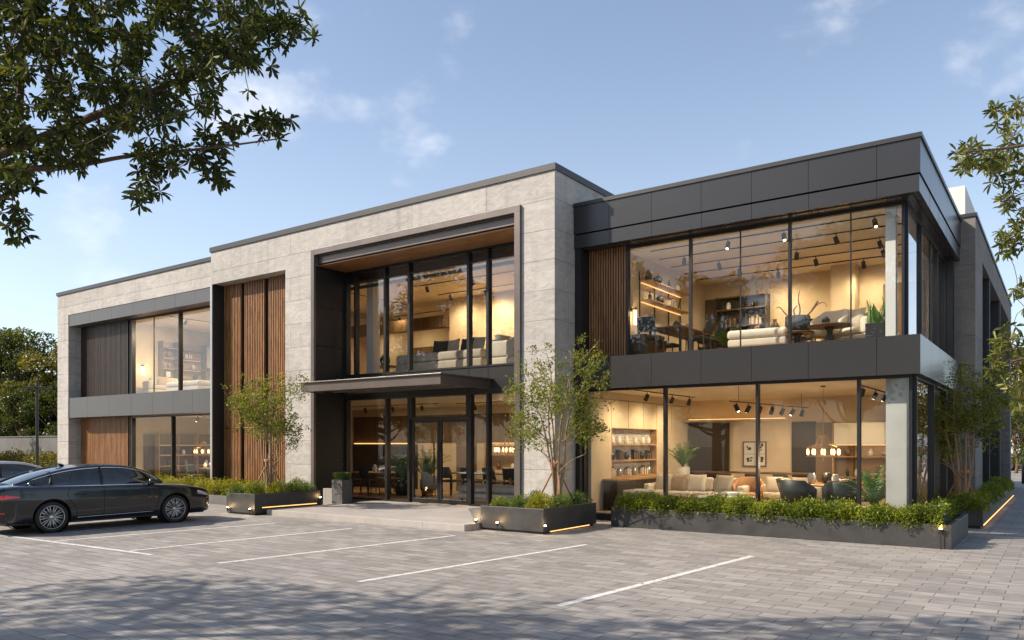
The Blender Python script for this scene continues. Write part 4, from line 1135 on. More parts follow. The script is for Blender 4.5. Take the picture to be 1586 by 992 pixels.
for i, (y, x0, x1, hd, lab) in enumerate((
    (17.95, -8.5, -2.9, [(-.8, R(-90), 1), (.5, R(-60), 1), (2.4, R(-60), 1)], 'nearest upper track with three spotlights by the window'),
    (18.9, -8.7, -2.9, [(-2.2, R(120), 1), (1.5, R(60), 0)], 'second upper track back from the window, two spotlights'),
    (19.9, -8.8, -2.9, [(-1.6, R(80), 1), (.4, R(120), 1), (2.3, R(60), .8)], 'third upper track back from the window, three spotlights'),
    (20.9, -8.8, -2.9, [(-1.4, R(90), 1), (.6, R(70), 1), (2.2, R(60), .8)], 'fourth upper track back from the window, three spotlights'),
    (21.9, -8.9, -2.9, [(-.6, R(90), 1), (1.6, R(90), 1)], 'farthest upper track with two spotlights near the bookcase'))):
    track(((x0+x1)/2, y, 6.755), 0, x1-x0, hd, lab, power=62)
mb = MB()

# ---- middle hall, upper floor
so_g = sofa((-15.85, 18.75, F), R(180), 3.5, 1.0, M['linen'], 'long grey sofa seen from behind over the entrance canopy', 3, arms=(0, 0), back=False); so_g.scale = (1, 1, 1.55)
for i, (x, m_, lab) in enumerate(((-16.3, 'dark_fabric', 'charcoal cushion at the left of the long grey sofa'), (-15.75, 'linen', 'oatmeal cushion in the middle of the long grey sofa'), (-15.2, 'dark_fabric', 'charcoal cushion right of the oatmeal one'), (-14.75, 'linen', 'oatmeal cushion at the right of the long grey sofa'))):
    cushion((x, 18.95, F+.92), R(random.uniform(-15, 15)), m_, lab, .55, roll=random.uniform(-.15, .15))
so_c = sofa((-13.3, 19.0, F), R(90), 1.9, 1.0, M['cream'], 'cream end sofa right of the long grey sofa upstairs', 2); so_c.scale = (1, 1, 1.3)
sofa((-18.1, 20.3, F), R(20), 1.7, .9, M['cream'], 'cream two seat sofa left of the long grey sofa upstairs', 2)
cushion((-18.0, 20.0, F+.66), R(20), 'linen', 'oatmeal cushion on the cream two seat sofa upstairs', .5)
table_rect((-18.85, 19.1, F), 0, .9, .7, .5, 'small dark table behind the upper left hall window', name='side_table', top='walnut')
item('dark_vase', (-18.9, 19.1, F+.5), 'on the small dark table in the upper hall', sc=1.6)
t = thing('branch_vase', (-14.9, 20.3, F), 'tall dark vase with bare twigs behind the long grey sofa', 'vase')
mb = MB(); mb.lathe([(.12, 0), (.17, .3), (.14, .7), (.07, .85), (.09, .9)], n=18); mb.build('vase', M['black_cer'], t, smooth=True)
mb = MB(); rr = random.Random(2)
for k in range(7):
    a = rr.uniform(0, 6.3); l = rr.uniform(.2, .45); mb.tube(cat_rom([(0,0,.8), (math.cos(a)*l*.5, math.sin(a)*l*.5, 1.05), (math.cos(a)*l, math.sin(a)*l*.6, 1.3+rr.uniform(-.1, .2))], 4), [.012]*5+[.008, .006, .005, .004], 5)
mb.build('branches', M['bark'], t)
track((-15.4, 20.0, 7.355), 0, 6.0, [(-2.4, R(90), 1), (-.4, R(90), 1), (1.3, R(90), 1), (2.6, R(90), 1)], 'upper hall track above the long grey sofa', power=80)
track((-16.5, 21.6, 7.355), 0, 4.4, [(-1.6, R(90), 1), (0, R(90), 1.3), (1.6, R(90), 1.3)], 'upper hall track washing the back wall', power=85)
track((-21.0, 20.5, 7.355), R(90), 4.4, [(-1.6, R(90), 1), (0, R(90), 1), (1.6, R(90), 1)], 'upper hall track at the deep left side', power=80)
track((-21.5, 24.2, 7.355), 0, 4.4, [(-1.6, R(90), 1), (1.6, R(90), 1)], 'farthest upper hall track beyond the bulkhead', power=80)

# ---- middle hall, ground floor (floor .15)
F = .15
palm((-18.4, 19.4, F), 'tall dark palm left of the entrance doors', h=1.3, spread=.8, pot_h=.5, pot_r=.26, n=34, seed=11, pot='black_cer')
palm((-17.6, 19.8, F), 'broad dark palm just left of the doors', h=1.35, spread=.8, pot_h=.55, pot_r=.26, n=34, seed=12, pot='brass')
table_rect((-19.7, 19.6, F), 0, 2.0, .9, .76, 'oak dining table behind the left entrance window', top='oak')
for i, (x, y, rz, lab) in enumerate(((-20.2, 18.8, 180, 'dark chair at the left front of the entrance dining table'), (-19.3, 18.8, 175, 'dark chair at the right front of the entrance dining table'), (-20.2, 20.4, 0, 'dark chair behind the left of the entrance dining table'), (-19.3, 20.4, 0, 'dark chair behind the right of the entrance dining table'))):
    place(dk, False, (x, y, F), R(rz), lab, sc=(1.08, 1.08, 1.08), group='dark chairs at the entrance dining table')
item('jar', (-19.9, 19.6, F+.76), 'on the oak entrance dining table', sc=1.2); item('books', (-19.4, 19.6, F+.76), 'on the oak entrance dining table')
gc = tub_chair_proto(M['grey_fabric'], M['walnut'], h=.84, w=.66, arm=.6)
place(gc, True, (-16.9, 19.2, F), R(150), 'grey tub chair behind the left door leaf')
table_rect((-15.6, 20.8, F), 0, 3.2, .8, .78, 'long walnut table behind the entrance doors', top='walnut')
for i, (x, lab) in enumerate(((-16.8, 'dark chair at the left end of the long entrance table'), (-15.9, 'dark chair left of centre at the long entrance table'), (-15.0, 'dark chair right of centre at the long entrance table'), (-14.2, 'dark chair at the right end of the long entrance table'))):
    place(dk, False, (x, 20.1, F), R(180), lab, group='dark chairs at the long entrance table')
sofa((-16.4, 21.8, F), 0, 1.9, .8, M['linen'], 'oatmeal sofa along the back wall behind the entrance doors', 2)
ottoman((-13.7, 18.5, F), R(2), 2.4, .75, M['grey_fabric'], 'long low grey bench right of the entrance doors')
place(ta, False, (-13.8, 19.9, F), R(20), 'tan leather tub chair behind the low grey entrance bench')
place(gc, False, (-12.7, 19.5, F), R(-10), 'grey tub chair at the right end of the entrance bench')
chandelier((-14.8, 20.4, 1.62), 3.28, .32, 8, 'brass ring chandelier hanging right of the entrance doors', 18)
for i, (kd, x, z) in enumerate((('vase', -16.4, 1.0), ('jar', -15.8, 1.0), ('bottle', -15.2, 1.0), ('glass_jar', -14.7, 1.0), ('books', -16.3, 1.54), ('dark_vase', -15.6, 1.54), ('jar', -14.9, 1.54))):
    item(kd, (x, 22.25, z), 'on the %s board of the oak entrance shelves, %s' % ('lower' if z < 1.2 else 'upper', ['far left', 'left of centre', 'right of centre', 'far right'][i % 4]), group='ornaments on the oak entrance shelves')
track((-19.6, 20.2, 3.295), 0, 4.2, [(-1.4, R(90), 1), (0, R(90), 1), (1.4, R(90), 1)], 'ground floor hall track left of the doors', power=50)
track((-14.2, 20.6, 3.295), 0, 5.6, [(-2, R(90), 1), (-.3, R(90), 1), (1.2, R(90), 1), (2.4, R(90), 1)], 'ground floor hall track right of the doors', power=50)

# ---- left block
F = 3.9
sofa((-31.1, 18.35, F), R(75), 1.6, .9, M['linen'], 'oatmeal sofa under the wall lamp upstairs at the left', 2)
cushion((-31.2, 18.3, F+.64), R(75), 'sand', 'brown cushion on the oatmeal sofa under the wall lamp', .5)
ottoman((-28.9, 18.2, F), R(0), 2.3, .9, M['grey_fabric'], 'long pale grey daybed behind the upper left window')
sofa((-28.6, 20.2, F), R(30), 1.6, .9, M['cream'], 'cream sofa behind the pale grey daybed', 2)
sconce((-31.99, 17.82, 5.0), 'glowing twin tube wall lamp behind the upper left window')
for i, (kd, y, z) in enumerate((('bottle', 18.9, 5.22), ('dark_vase', 19.5, 5.22), ('jar', 20.1, 5.22), ('frame', 18.9, 4.77), ('jar', 19.5, 4.77), ('dark_vase', 20.2, 4.77), ('vase', 18.9, 5.67), ('books', 19.8, 5.67))):
    item(kd, (-31.8, y, z), 'on the %s shelf of the upper left wall unit, %s' % ({4.77: 'low', 5.22: 'middle', 5.67: 'high'}[z], ['near end', 'middle', 'far end'][i % 3]), rz=R(90), group='ornaments on the upper left wall unit')
track((-29.0, 19.0, 6.975), R(90), 3.4, [(-1, R(120), 1), (.3, R(180), 1), (1.4, R(150), 1)], 'upper left track lighting the wall unit', power=190, tilt=.7)
track((-26.5, 19.5, 6.975), R(90), 3.4, [(-1, R(120), 1), (1, R(150), 1)], 'upper left track nearer the golden slats', power=170)
F = .12
chandelier((-29.15, 18.9, 1.50), 3.05, .36, 9, 'brass ring chandelier behind the lower left window', 20)
table_rect((-29.0, 19.2, F), 0, 2.4, 1.0, .78, 'dark dining table behind the lower left window', top='walnut')
for i, (x, y, rz, lab) in enumerate(((-29.8, 18.3, 175, 'dark chair at the left front of the lower left dining table'), (-28.6, 18.2, 200, 'dark chair at the right front of the lower left dining table'), (-29.9, 20.1, 0, 'dark chair behind the left of the lower left dining table'), (-28.8, 20.1, 0, 'dark chair behind the right of the lower left dining table'))):
    place(dk, False, (x, y, F), R(rz), lab, sc=(1.1, 1.1, 1.1), group='dark chairs at the lower left dining table')
for k, (kd, x) in enumerate((('jar', -29.5), ('glass_jar', -29.1), ('bowl', -28.6))): item(kd, (x, 19.2, F+.78), 'on the dark lower left dining table')
for i, (kd, y, z) in enumerate((('bottle', 18.6, 1.44), ('jar', 19.4, 1.44), ('glass_jar', 20.4, 1.44), ('bottle', 18.7, .97), ('vase', 19.5, .97), ('jar', 20.5, .97))):
    item(kd, (-31.45, y, z), 'on the %s shelf of the lower left wall unit, %s' % ('lower' if z < 1 else 'upper', ['near end', 'middle', 'far end'][i % 3]), rz=R(90), group='ornaments on the lower left wall unit')
track((-28.5, 19.4, 3.055), R(90), 3.6, [(-1.2, R(150), 1), (.2, R(180), 1), (1.4, R(150), 1)], 'lower left track above the dark dining table', power=110)
# ------------------------------------------------------------------ foliage tools
def unit(a): return a/np.maximum(np.linalg.norm(a, axis=1, keepdims=True), 1e-9)
def leaf_obj(name, P, D, LL, WW, tint, mat, parent=None, fold=.25, six=False, upbias=.6, seed=0):
    g = np.random.default_rng(seed)
    n = len(P); P = np.asarray(P, float); D = unit(np.asarray(D, float))
    up = g.normal(size=(n, 3)); up[:, 2] += upbias*2
    side = unit(np.cross(D, up)); nr = np.cross(side, D)
    LL = np.broadcast_to(np.asarray(LL, float), (n,))[:, None]; WW = np.broadcast_to(np.asarray(WW, float), (n,))[:, None]
    if six:
        droop = -nr*LL*.12
        v = np.stack([P, P+D*LL*.35+side*WW*.36+nr*WW*fold, P+D*LL*.72+side*WW*.5+nr*WW*fold+droop*.5, P+D*LL+droop,
                      P+D*LL*.72-side*WW*.5+nr*WW*fold+droop*.5, P+D*LL*.35-side*WW*.36+nr*WW*fold], axis=1)
        loc = np.array([0,1,2,3, 0,3,4,5]); k = 6; nf = 2
    else:
        v = np.stack([P, P+D*LL*.5+side*WW*.5+nr*WW*fold, P+D*LL, P+D*LL*.5-side*WW*.5+nr*WW*fold], axis=1)
        loc = np.array([0,1,2,3]); k = 4; nf = 1
    me = bpy.data.meshes.new(name)
    me.vertices.add(n*k); me.vertices.foreach_set('co', v.reshape(-1).astype(np.float32))
    idx = (np.arange(n)[:, None]*k+loc[None, :]).reshape(-1)
    me.loops.add(len(idx)); me.loops.foreach_set('vertex_index', idx.astype(np.int32))
    me.polygons.add(n*nf)
    me.polygons.foreach_set('loop_start', (np.arange(n*nf)*4).astype(np.int32))
    me.update(calc_edges=True)
    at = me.attributes.new('tint', 'FLOAT', 'POINT')
    at.data.foreach_set('value', np.repeat(np.clip(tint, 0, 1), k).astype(np.float32))
    me.materials.append(mat); me.validate()
    return link_mesh(name, me, parent)
def rdir(g, n, up=0.0):
    d = g.normal(size=(n, 3)); d = unit(d); d[:, 2] += up; return unit(d)

M['leaf_hedge'] = leaf_mat('hedge leaf', (.05, .075, .010), (.15, .20, .022), (.36, .38, .05), .35)
M['leaf_shrub'] = leaf_mat('shrub leaf', (.04, .07, .016), (.10, .16, .036), (.22, .28, .07), .32)
M['leaf_gold'] = leaf_mat('golden shrub leaf', (.10, .115, .010), (.26, .27, .025), (.46, .41, .05), .35)
M['leaf_orn'] = leaf_mat('young tree leaf', (.07, .095, .012), (.18, .22, .028), (.38, .36, .06), .42)
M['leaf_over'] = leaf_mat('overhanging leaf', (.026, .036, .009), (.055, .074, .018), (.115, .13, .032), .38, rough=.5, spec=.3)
M['leaf_bg'] = leaf_mat('distant leaf', (.033, .050, .011), (.08, .105, .018), (.18, .185, .035), .34)
M['leaf_bg2'] = leaf_mat('distant gold leaf', (.07, .07, .013), (.15, .14, .023), (.28, .24, .04), .34)
M['hedge_core'] = simple('dark hedge core and twigs', (.018, .022, .008), .95)

def hedge(x0, x1, y0, y1, z0, z1, n, label, mat='leaf_hedge', seed=1, bump=.09, size=.05, cat='hedge', yext=None, along='x', period=.55):
    t = thing('hedge', ((x0+x1)/2, (y0+y1)/2, z0), label, cat)
    g = np.random.default_rng(seed)
    a = g.uniform(0, 1, n); b = g.uniform(-1, 1, n)
    Lx = (x1-x0) if along == 'x' else (y1-y0); Wy = (y1-y0) if along == 'x' else (x1-x0)
    la = (a-.5)*Lx
    ph = g.uniform(0, 6.28, 6)
    def hgt(l):
        return .76+.22*np.abs(np.sin(l*math.pi/period+ph[0]+.6*np.sin(l*1.3+ph[1])))+.10*np.sin(l*3.1+ph[2])+.06*np.sin(l*9+ph[3])
    H = (z1-z0)
    hh = hgt(la)*H
    r = g.uniform(0, 1, n)**.30
    th = g.uniform(0, math.pi, n)                   # around the cross-section
    wd = Wy/2*(.86+.22*np.abs(np.sin(la*math.pi/period+ph[0]+.6*np.sin(la*1.3+ph[1]))))
    cs = np.cos(th); sn = np.sin(th)
    yy = np.sign(cs)*np.abs(cs)**.6*wd*r; zz = np.abs(sn)**.6*hh*r + g.normal(0, .02, n)
    tall = g.uniform(0, 1, n) > .95
    zz = zz + tall*g.uniform(0, .16, n)*min(1, H*2)
    P = np.stack([la, yy, np.maximum(zz, .0)], 1) if along == 'x' else np.stack([yy, la, np.maximum(zz, .0)], 1)
    D = rdir(g, n, .5)
    D[:, 1 if along == 'x' else 0] += cs*.7; D = unit(D)
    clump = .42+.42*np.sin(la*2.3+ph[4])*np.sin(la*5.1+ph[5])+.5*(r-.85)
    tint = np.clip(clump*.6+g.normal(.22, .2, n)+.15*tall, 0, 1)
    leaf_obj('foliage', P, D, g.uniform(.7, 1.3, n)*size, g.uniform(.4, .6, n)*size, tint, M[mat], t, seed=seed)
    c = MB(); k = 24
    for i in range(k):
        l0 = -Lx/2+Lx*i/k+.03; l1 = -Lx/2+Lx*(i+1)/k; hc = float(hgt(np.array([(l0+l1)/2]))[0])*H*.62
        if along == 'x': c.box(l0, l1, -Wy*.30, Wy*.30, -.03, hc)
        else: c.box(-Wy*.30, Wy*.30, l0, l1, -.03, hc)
    c.build('stems', M['hedge_core'], t)  # solid dark boxes added inside the leaves to stop see-through, not real stems
    return t

def shrub_proto(mat, seed, r=.32, h=.38, n=1300, size=.05, spiky=.4):
    g = np.random.default_rng(seed)
    t = thing('shrub', (0,0,0), 'x', 'shrub')
    d = rdir(g, n); d[:, 2] = np.abs(d[:, 2])
    lob = 1+.18*np.sin(d[:, 0]*5+seed)*np.cos(d[:, 1]*4+seed)
    rr = g.uniform(0, 1, n)**.35*lob
    P = np.stack([d[:, 0]*rr*r, d[:, 1]*rr*r, d[:, 2]*rr*h], 1)
    D = unit(d+rdir(g, n, spiky)*.8)
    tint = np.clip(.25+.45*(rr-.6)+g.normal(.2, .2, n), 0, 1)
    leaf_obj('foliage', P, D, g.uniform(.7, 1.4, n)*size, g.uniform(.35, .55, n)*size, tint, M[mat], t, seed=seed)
    c = MB()
    for k in range(7):
        a = k*.9; c.tube([(0, 0, -.02), (math.cos(a)*r*.5, math.sin(a)*r*.5, h*.6)], [.012, .004], 5)
    c.build('stems', M['hedge_core'], t)
    return t
SHR = {'green': shrub_proto('leaf_shrub', 3), 'gold': shrub_proto('leaf_gold', 5, n=1300), 'bright': shrub_proto('leaf_hedge', 8, n=1300)}
SHR_USED = {k: False for k in SHR}
def shrub(kind, x, y, z, sc, label, group):
    o = place(SHR[kind], not SHR_USED[kind], (x, y, z), random.uniform(0, 6.28), label, sc=(sc*random.uniform(.9, 1.15), sc*random.uniform(.9, 1.15), sc*random.uniform(.85, 1.15)), group=group)
    SHR_USED[kind] = True; return o

# ------------------------------------------------------------------ planters
def planter(name, x0, x1, y0, y1, z0, z1, label, wall=.07, plinth=True, soil=.07, led=None, extra=None):
    t = thing(name, ((x0+x1)/2, (y0+y1)/2, 0), label, 'planter')
    b = MB()
    b.box(x0, x1, y0, y0+wall, z0, z1); b.box(x0, x1, y1-wall, y1, z0, z1); b.box(x0, x0+wall, y0+wall, y1-wall, z0, z1); b.box(x1-wall, x1, y0+wall, y1-wall, z0, z1)
    b.build('box', M['planter'], t, world=True, bevel=.008)
    s = MB(); s.box(x0+wall, x1-wall, y0+wall, y1-wall, z0, z1-soil); s.build('soil', M['soil'], t, world=True)
    if plinth:
        s = MB(); s.box(x0+.05, x1-.05, y0+.05, y1-.05, 0, z0); s.build('plinth', M['black'], t, world=True)
    if led:
        s = MB(); s.box(*led); s.build('light_strip', M['led'], t, world=True)
    return t
planter('stone_planter', -18.78, -17.53, 12.86, 15.1, .05, .565, 'dark stone tree planter left of the entrance terrace', led=(-17.53, -17.515, 13.1, 14.95, .185, .205))
planter('stone_planter', -10.57, -8.90, 13.65, 15.9, .05, .535, 'dark stone tree planter right of the entrance terrace', led=(-8.93, -8.91, 13.95, 15.6, .03, .048))
hp = planter('hedge_planter', -8.55, -1.66, 15.95, 17.05, 0, .44, 'long low dark stone planter with hedge under the corner windows', plinth=False, wall=.09, soil=.06)
b = MB(); b.box(-1.75, -1.66, 17.055, 18.85, 0, .44); b.box(-2.34, -1.75, 18.76, 18.85, 0, .44)
b.build('return_wall', M['planter'], hp, world=True, bevel=.008)
b = MB(); b.box(-2.34, -1.75, 17.055, 18.76, 0, .38); b.build('return_soil', M['soil'], hp, world=True)
planter('side_planter', -2.36, -1.50, 20.25, 33.0, .06, .42, 'dark stone planter running along the side path', led=(-1.50, -1.485, 20.4, 32.8, .065, .085))
t = thing('kerb_bed', (-23.4, 15.2, 0), 'low grey kerb of the hedge bed behind the dark saloon', 'kerb')
b = MB(); b.box(-33.5, -18.83, 14.62, 14.72, 0, .27); b.build('kerb', M['concrete'], t, world=True, bevel=.01)
b = MB(); b.box(-33.5, -18.83, 14.725, 15.95, 0, .2); b.build('soil', M['soil'], t, world=True)

hedge(-8.44, -1.80, 15.90, 16.95, .33, .735, 46000, 'long leafy hedge in the low planter under the corner windows', seed=2, size=.055, period=.62)
hedge(-2.3, -1.85, 17.1, 18.7, .38, .72, 5500, 'short hedge return at the corner of the glass box', seed=4, size=.055, along='y')
hedge(-33.2, -18.9, 14.8, 15.8, .2, .74, 26000, 'bright clipped hedge along the foot of the slatted wall', seed=6, size=.065, mat='leaf_gold', period=.9)
for i, (x, y, k, s_) in enumerate(((-18.55, 13.1, 'green', .85), (-17.95, 13.15, 'bright', .9), (-18.5, 13.7, 'green', .9), (-17.85, 13.75, 'gold', .85), (-18.4, 14.3, 'green', 1), (-17.85, 14.4, 'green', .9), (-18.2, 14.85, 'bright', .95), (-17.75, 14.85, 'green', .7))):
    shrub(k, x, y, .49, s_, {'green': 'low dark green shrub in the planter left of the entrance', 'bright': 'low bright green shrub in the planter left of the entrance', 'gold': 'low golden shrub in the planter left of the entrance'}[k], 'shrubs in the left tree planter')
for i, (x, y, k, s_) in enumerate(((-10.25, 13.95, 'bright', .75), (-9.75, 14.0, 'green', .8), (-9.25, 14.0, 'gold', .85), (-10.15, 14.6, 'green', .8), (-9.55, 14.55, 'gold', .8), (-9.15, 14.7, 'green', .8), (-10.1, 15.2, 'green', .8), (-9.65, 15.55, 'bright', .85), (-9.15, 15.5, 'green', .8))):
    shrub(k, x, y, .46, s_, {'green': 'low dark green shrub in the planter right of the entrance', 'bright': 'low bright green shrub in the planter right of the entrance', 'gold': 'low golden shrub in the planter right of the entrance'}[k], 'shrubs in the right tree planter')
yy = 20.5; i = 0
while yy < 32.6:
    for x in (-2.12, -1.78):
        k = ('green', 'bright', 'green', 'bright', 'gold')[i % 5]; i += 1
        shrub(k, x, yy+random.uniform(-.1, .1), .35, random.uniform(.8, 1.05), {'green': 'low dark green shrub in the side path planter', 'bright': 'low bright green shrub in the side path planter', 'gold': 'low golden shrub in the side path planter'}[k], 'shrubs in the side path planter')
    yy += .52

# ground spotlights
def gspot(x, y, z, label, d=(0, 0, 1), pw=1.2):
    t = thing('ground_spotlight', (x, y, 0), label, 'spotlight', 'small spotlights at the planters')
    b = MB(); b.cyl((0, 0, 0), (0, 0, z-.05), .008, n=8); b.lathe([(.024, z-.06), (.03, z-.05), (.03, z), (.026, z), (.026, z-.012)], n=14); b.build('body', M['black'], t)
    b = MB(); b.sphere((0, 0, z-.004), .024, 12, 8); b.build('lens', M['spot_lens'], t, smooth=True)
    p = bpy.data.lights.new('spotlight_bulb', 'POINT'); p.energy = pw; p.color = (1, .62, .28); p.shadow_soft_size = .03
    o = bpy.data.objects.new('spotlight_bulb', p); COL.objects.link(o); o.parent = t; o.location = (d[0]*.03, d[1]*.06, z+.06)
M['spot_lens'] = emit_mat('spotlight lens', (1, .66, .3), 45)
gspot(-18.62, 12.80, .17, 'glowing spotlight at the left front corner of the left tree planter', (0, -1, 0))
gspot(-17.66, 12.80, .17, 'glowing spotlight at the right front corner of the left tree planter', (0, -1, 0))
gspot(-17.47, 15.05, .36, 'glowing spotlight at the back of the left planter beside the stone post', (1, 0, 0))
gspot(-10.64, 13.58, .22, 'glowing spotlight at the terrace corner of the right tree planter', (0, -1, 0))
gspot(-10.05, 13.57, .19, 'glowing spotlight in front of the right tree planter', (0, -1, 0))
gspot(-8.84, 13.62, .19, 'glowing spotlight at the outer corner of the right tree planter', (0, -1, 0))
gspot(-1.83, 15.90, .37, 'glowing spotlight at the corner end of the long hedge planter', (0, -1, 0))

# square post planter, low wall, flared stone
M['post_stone'] = simple('post stone', (.10, .097, .093), .7, noise=.15, nscale=6, bump=.15)
t = thing('post_planter', (-17.4, 15.8, .146), 'square grey stone post planter with clipped green top beside the entrance', 'planter')
b = MB(); b.box(-.22, .22, -.2, .2, 0, .70); b.build('post', M['post_stone'], t, bevel=.008)
g_ = np.random.default_rng(21); n_ = 2600
P = np.stack([g_.uniform(-.2, .2, n_), g_.uniform(-.18, .18, n_), .70+g_.uniform(0, 1, n_)**.6*.2], 1)
leaf_obj('clipped_top', P, rdir(g_, n_, .6), .035, .018, g_.uniform(.1, .8, n_), M['leaf_shrub'], t)
t = thing('low_wall', (-17.85, 15.95, 0), 'low pale stone wall between the left planter and the stone post', 'wall')
b = MB(); b.box(-.42, .18, -.12, .04, 0, .56); b.build('wall', M['terrace'], t, bevel=.008)
t = thing('stone_bench_end', (-10.75, 13.95, .146), 'small flared stone block against the right tree planter', 'stone block')
b = MB(); prof = [(.17, 0), (-.02, 0), (-.05, .1), (-.10, .2), (-.19, .30), (.17, .30)]
b.add([(x, yy_, z) for yy_ in (-.28, .28) for x, z in prof], [tuple(range(6)), tuple(range(11, 5, -1))]+[(i, 6+i, 6+(i+1) % 6, (i+1) % 6) for i in range(6)])
b.build('block', M['concrete'], t)

# ------------------------------------------------------------------ left background: wall, hedge, lamp post
t = thing('boundary_wall', (-70, 26.1, 0), 'grey concrete boundary wall under the trees at the far left', 'wall')
b = MB(); b.box(-100, -46, 26, 26.3, 0, 2.4); b.build('panels', M['concrete'], t, world=True)
b = MB(); b.box(-100, -46, 25.95, 26.35, 2.4, 2.48); b.build('coping', M['concrete'], t, world=True)
hedge(-74, -48, 24.3, 25.5, 0, 1.35, 14000, 'loose hedge in front of the grey boundary wall', seed=9, size=.16, mat='leaf_bg2', period=1.6)
t = thing('street_lamp', (-40.9, 17.5, 0), 'slim black car park lamp post with two short flat arms', 'lamp post')
b = MB(); b.cyl((0, 0, 0), (0, 0, 5.0), .075, .06, 12); b.lathe([(.14, 0), (.14, .03), (.09, .05)], n=14); b.build('pole', M['black'], t)
for s_ in (-1, 1):
    ux, uy = (.81, .58)
    b = MB(); b.box(.05, .62, -.12, .12, 4.62, 4.69, 0)
    o = b.build('lamp_head', M['black'], t, bevel=.01); o.rotation_euler = (0, 0, math.atan2(uy*s_, ux*s_))
# ------------------------------------------------------------------ trees
def grow(limbs, targets, r0=.012, droop=.06, seed=0, rmin=.003, n=5, order=None):
    """limbs: list of (points, radii). twigs reach every target from the nearest wood. returns twig paths"""
    g = random.Random(seed)
    nodes = []; rad = []
    for pts, rr in limbs:
        for p, r in zip(pts, rr): nodes.append(tuple(p)); rad.append(r)
    A = np.zeros((len(nodes)+len(targets)*3+5, 3)); A[:len(nodes)] = nodes; RR = list(rad); c = len(nodes)
    T = np.asarray(targets)
    d0 = np.array([np.min(np.linalg.norm(A[:c]-p, axis=1)) for p in T])
    paths = []; ends = []
    for i in np.argsort(d0):
        p = T[i]; dd = np.linalg.norm(A[:c]-p, axis=1); j = int(np.argmin(dd)); a = A[j]
        ln = dd[j]
        side = np.array([g.gauss(0, 1), g.gauss(0, 1), g.gauss(0, 1)])*ln*.08
        m1 = a+(p-a)*.36+side+np.array([0, 0, droop*ln]); m2 = a+(p-a)*.7+side*.8+np.array([0, 0, droop*ln])
        ra = min(r0, RR[j]*.7+.001)
        rs = [max(ra, rmin), max(ra*.75, rmin), max(ra*.55, rmin), max(ra*.4, rmin)]
        paths.append(([a, m1, m2, p], rs)); ends.append((i, unit((p-m2)[None])[0]))
        for q, r in ((m1, rs[1]), (m2, rs[2]), (p, rs[3])):
            A[c] = q; RR.append(r); c += 1
    return paths, ends

def tree_wood(t, limbs, paths, mat, nl=8, name='trunk'):
    mb = MB()
    for pts, rr in limbs: mb.tube(pts, list(rr), nl)
    for pts, rr in paths: mb.tube(pts, rr, 4, cap=False)
    return mb.build(name, M[mat], t, smooth=True)

def leaf_clusters(T, dirs, per, spread, g, out=.8):
    n = len(T)*per
    P = np.repeat(T, per, axis=0)+g.normal(0, spread, (n, 3))
    D = unit(np.repeat(dirs, per, axis=0)*out+rdir(g, n, .1))
    return P, D

def ornamental(loc, label, h, rad, seed, stems=6, clusters=420, per=13, size=.082, z_low=.30, lean=(0, 0), tilt_y=1.0):
    t = thing('multi_stem_tree', loc, label, 'tree')
    rr = random.Random(seed); g = np.random.default_rng(seed)
    limbs = []
    tips = []
    for k in range(stems):
        a = 2*math.pi*k/stems+rr.uniform(-.4, .4); top = h*rr.uniform(.62, .92); sp = rad*rr.uniform(.25, .7)
        pts = [(math.cos(a)*.05, math.sin(a)*.05, 0), (math.cos(a)*.09, math.sin(a)*.09, h*.10), (math.cos(a)*(.10+sp*.18)+rr.uniform(-.04, .04), math.sin(a)*(.10+sp*.18)+rr.uniform(-.04, .04), h*.28),
               (math.cos(a+.2)*sp*.5+rr.uniform(-.08, .08), math.sin(a+.2)*sp*.5+rr.uniform(-.08, .08), h*.5), (math.cos(a+.3)*sp*.85+rr.uniform(-.08, .08), math.sin(a+.3)*sp*.85+rr.uniform(-.08, .08), top*.85), (math.cos(a+.3)*sp+lean[0], math.sin(a+.3)*sp+lean[1], top)]
        P = cat_rom(pts, 5); limbs.append((P, np.linspace(.036, .007, len(P))*rr.uniform(.8, 1.1)))
        # side limbs
        for q in range(3):
            i = rr.randint(len(P)//3, len(P)-5); b = P[i]; aa = a+rr.uniform(-1.3, 1.3); l = rad*rr.uniform(.4, .85)
            S = cat_rom([b, b+Vector((math.cos(aa)*l*.5, math.sin(aa)*l*.5, l*.35)), b+Vector((math.cos(aa)*l, math.sin(aa)*l, l*rr.uniform(.5, .95)))], 4)
            limbs.append((S, np.linspace(.013, .005, len(S))))
    # sub-crowns round the limb ends make the outline uneven, with gaps
    ends_ = [np.array(l[0][-1]) for l in limbs]+[np.array(l[0][int(len(l[0])*.7)]) for l in limbs]
    T = []
    while len(T) < clusters:
        c = ends_[rr.randrange(len(ends_))]; p = c+g.normal(0, 1, 3)*np.array([.21, .21, .17])*rad/1.05
        q = math.hypot(p[0]-lean[0]*.6, p[1]-lean[1]*.6)/rad
        zz = p[2]/h
        if q > 1.0 or zz > 1.02 or zz < z_low+.14*(1-q): continue
        if q > 1.02*math.sqrt(max(0, 1-((zz-.62)/.46)**2))+.08: continue
        T.append(p)
    T = np.array(T)
    paths, ends = grow(limbs, T, r0=.007, droop=.05, seed=seed, rmin=.0022)
    dirs = np.zeros_like(T)
    for i, d in ends: dirs[i] = d
    P, D = leaf_clusters(T, dirs, per, .055, g, out=.7)
    tint = np.clip(np.repeat(g.normal(.38, .16, len(T)), per)+g.normal(0, .16, len(P)), 0, 1)
    tree_wood(t, limbs, paths, 'bark_pale', 7)
    leaf_obj('crown', P, D, g.uniform(.6, 1.25, len(P))*size, g.uniform(.38, .5, len(P))*size, tint, M['leaf_orn'], t, seed=seed, upbias=.3)
    return t
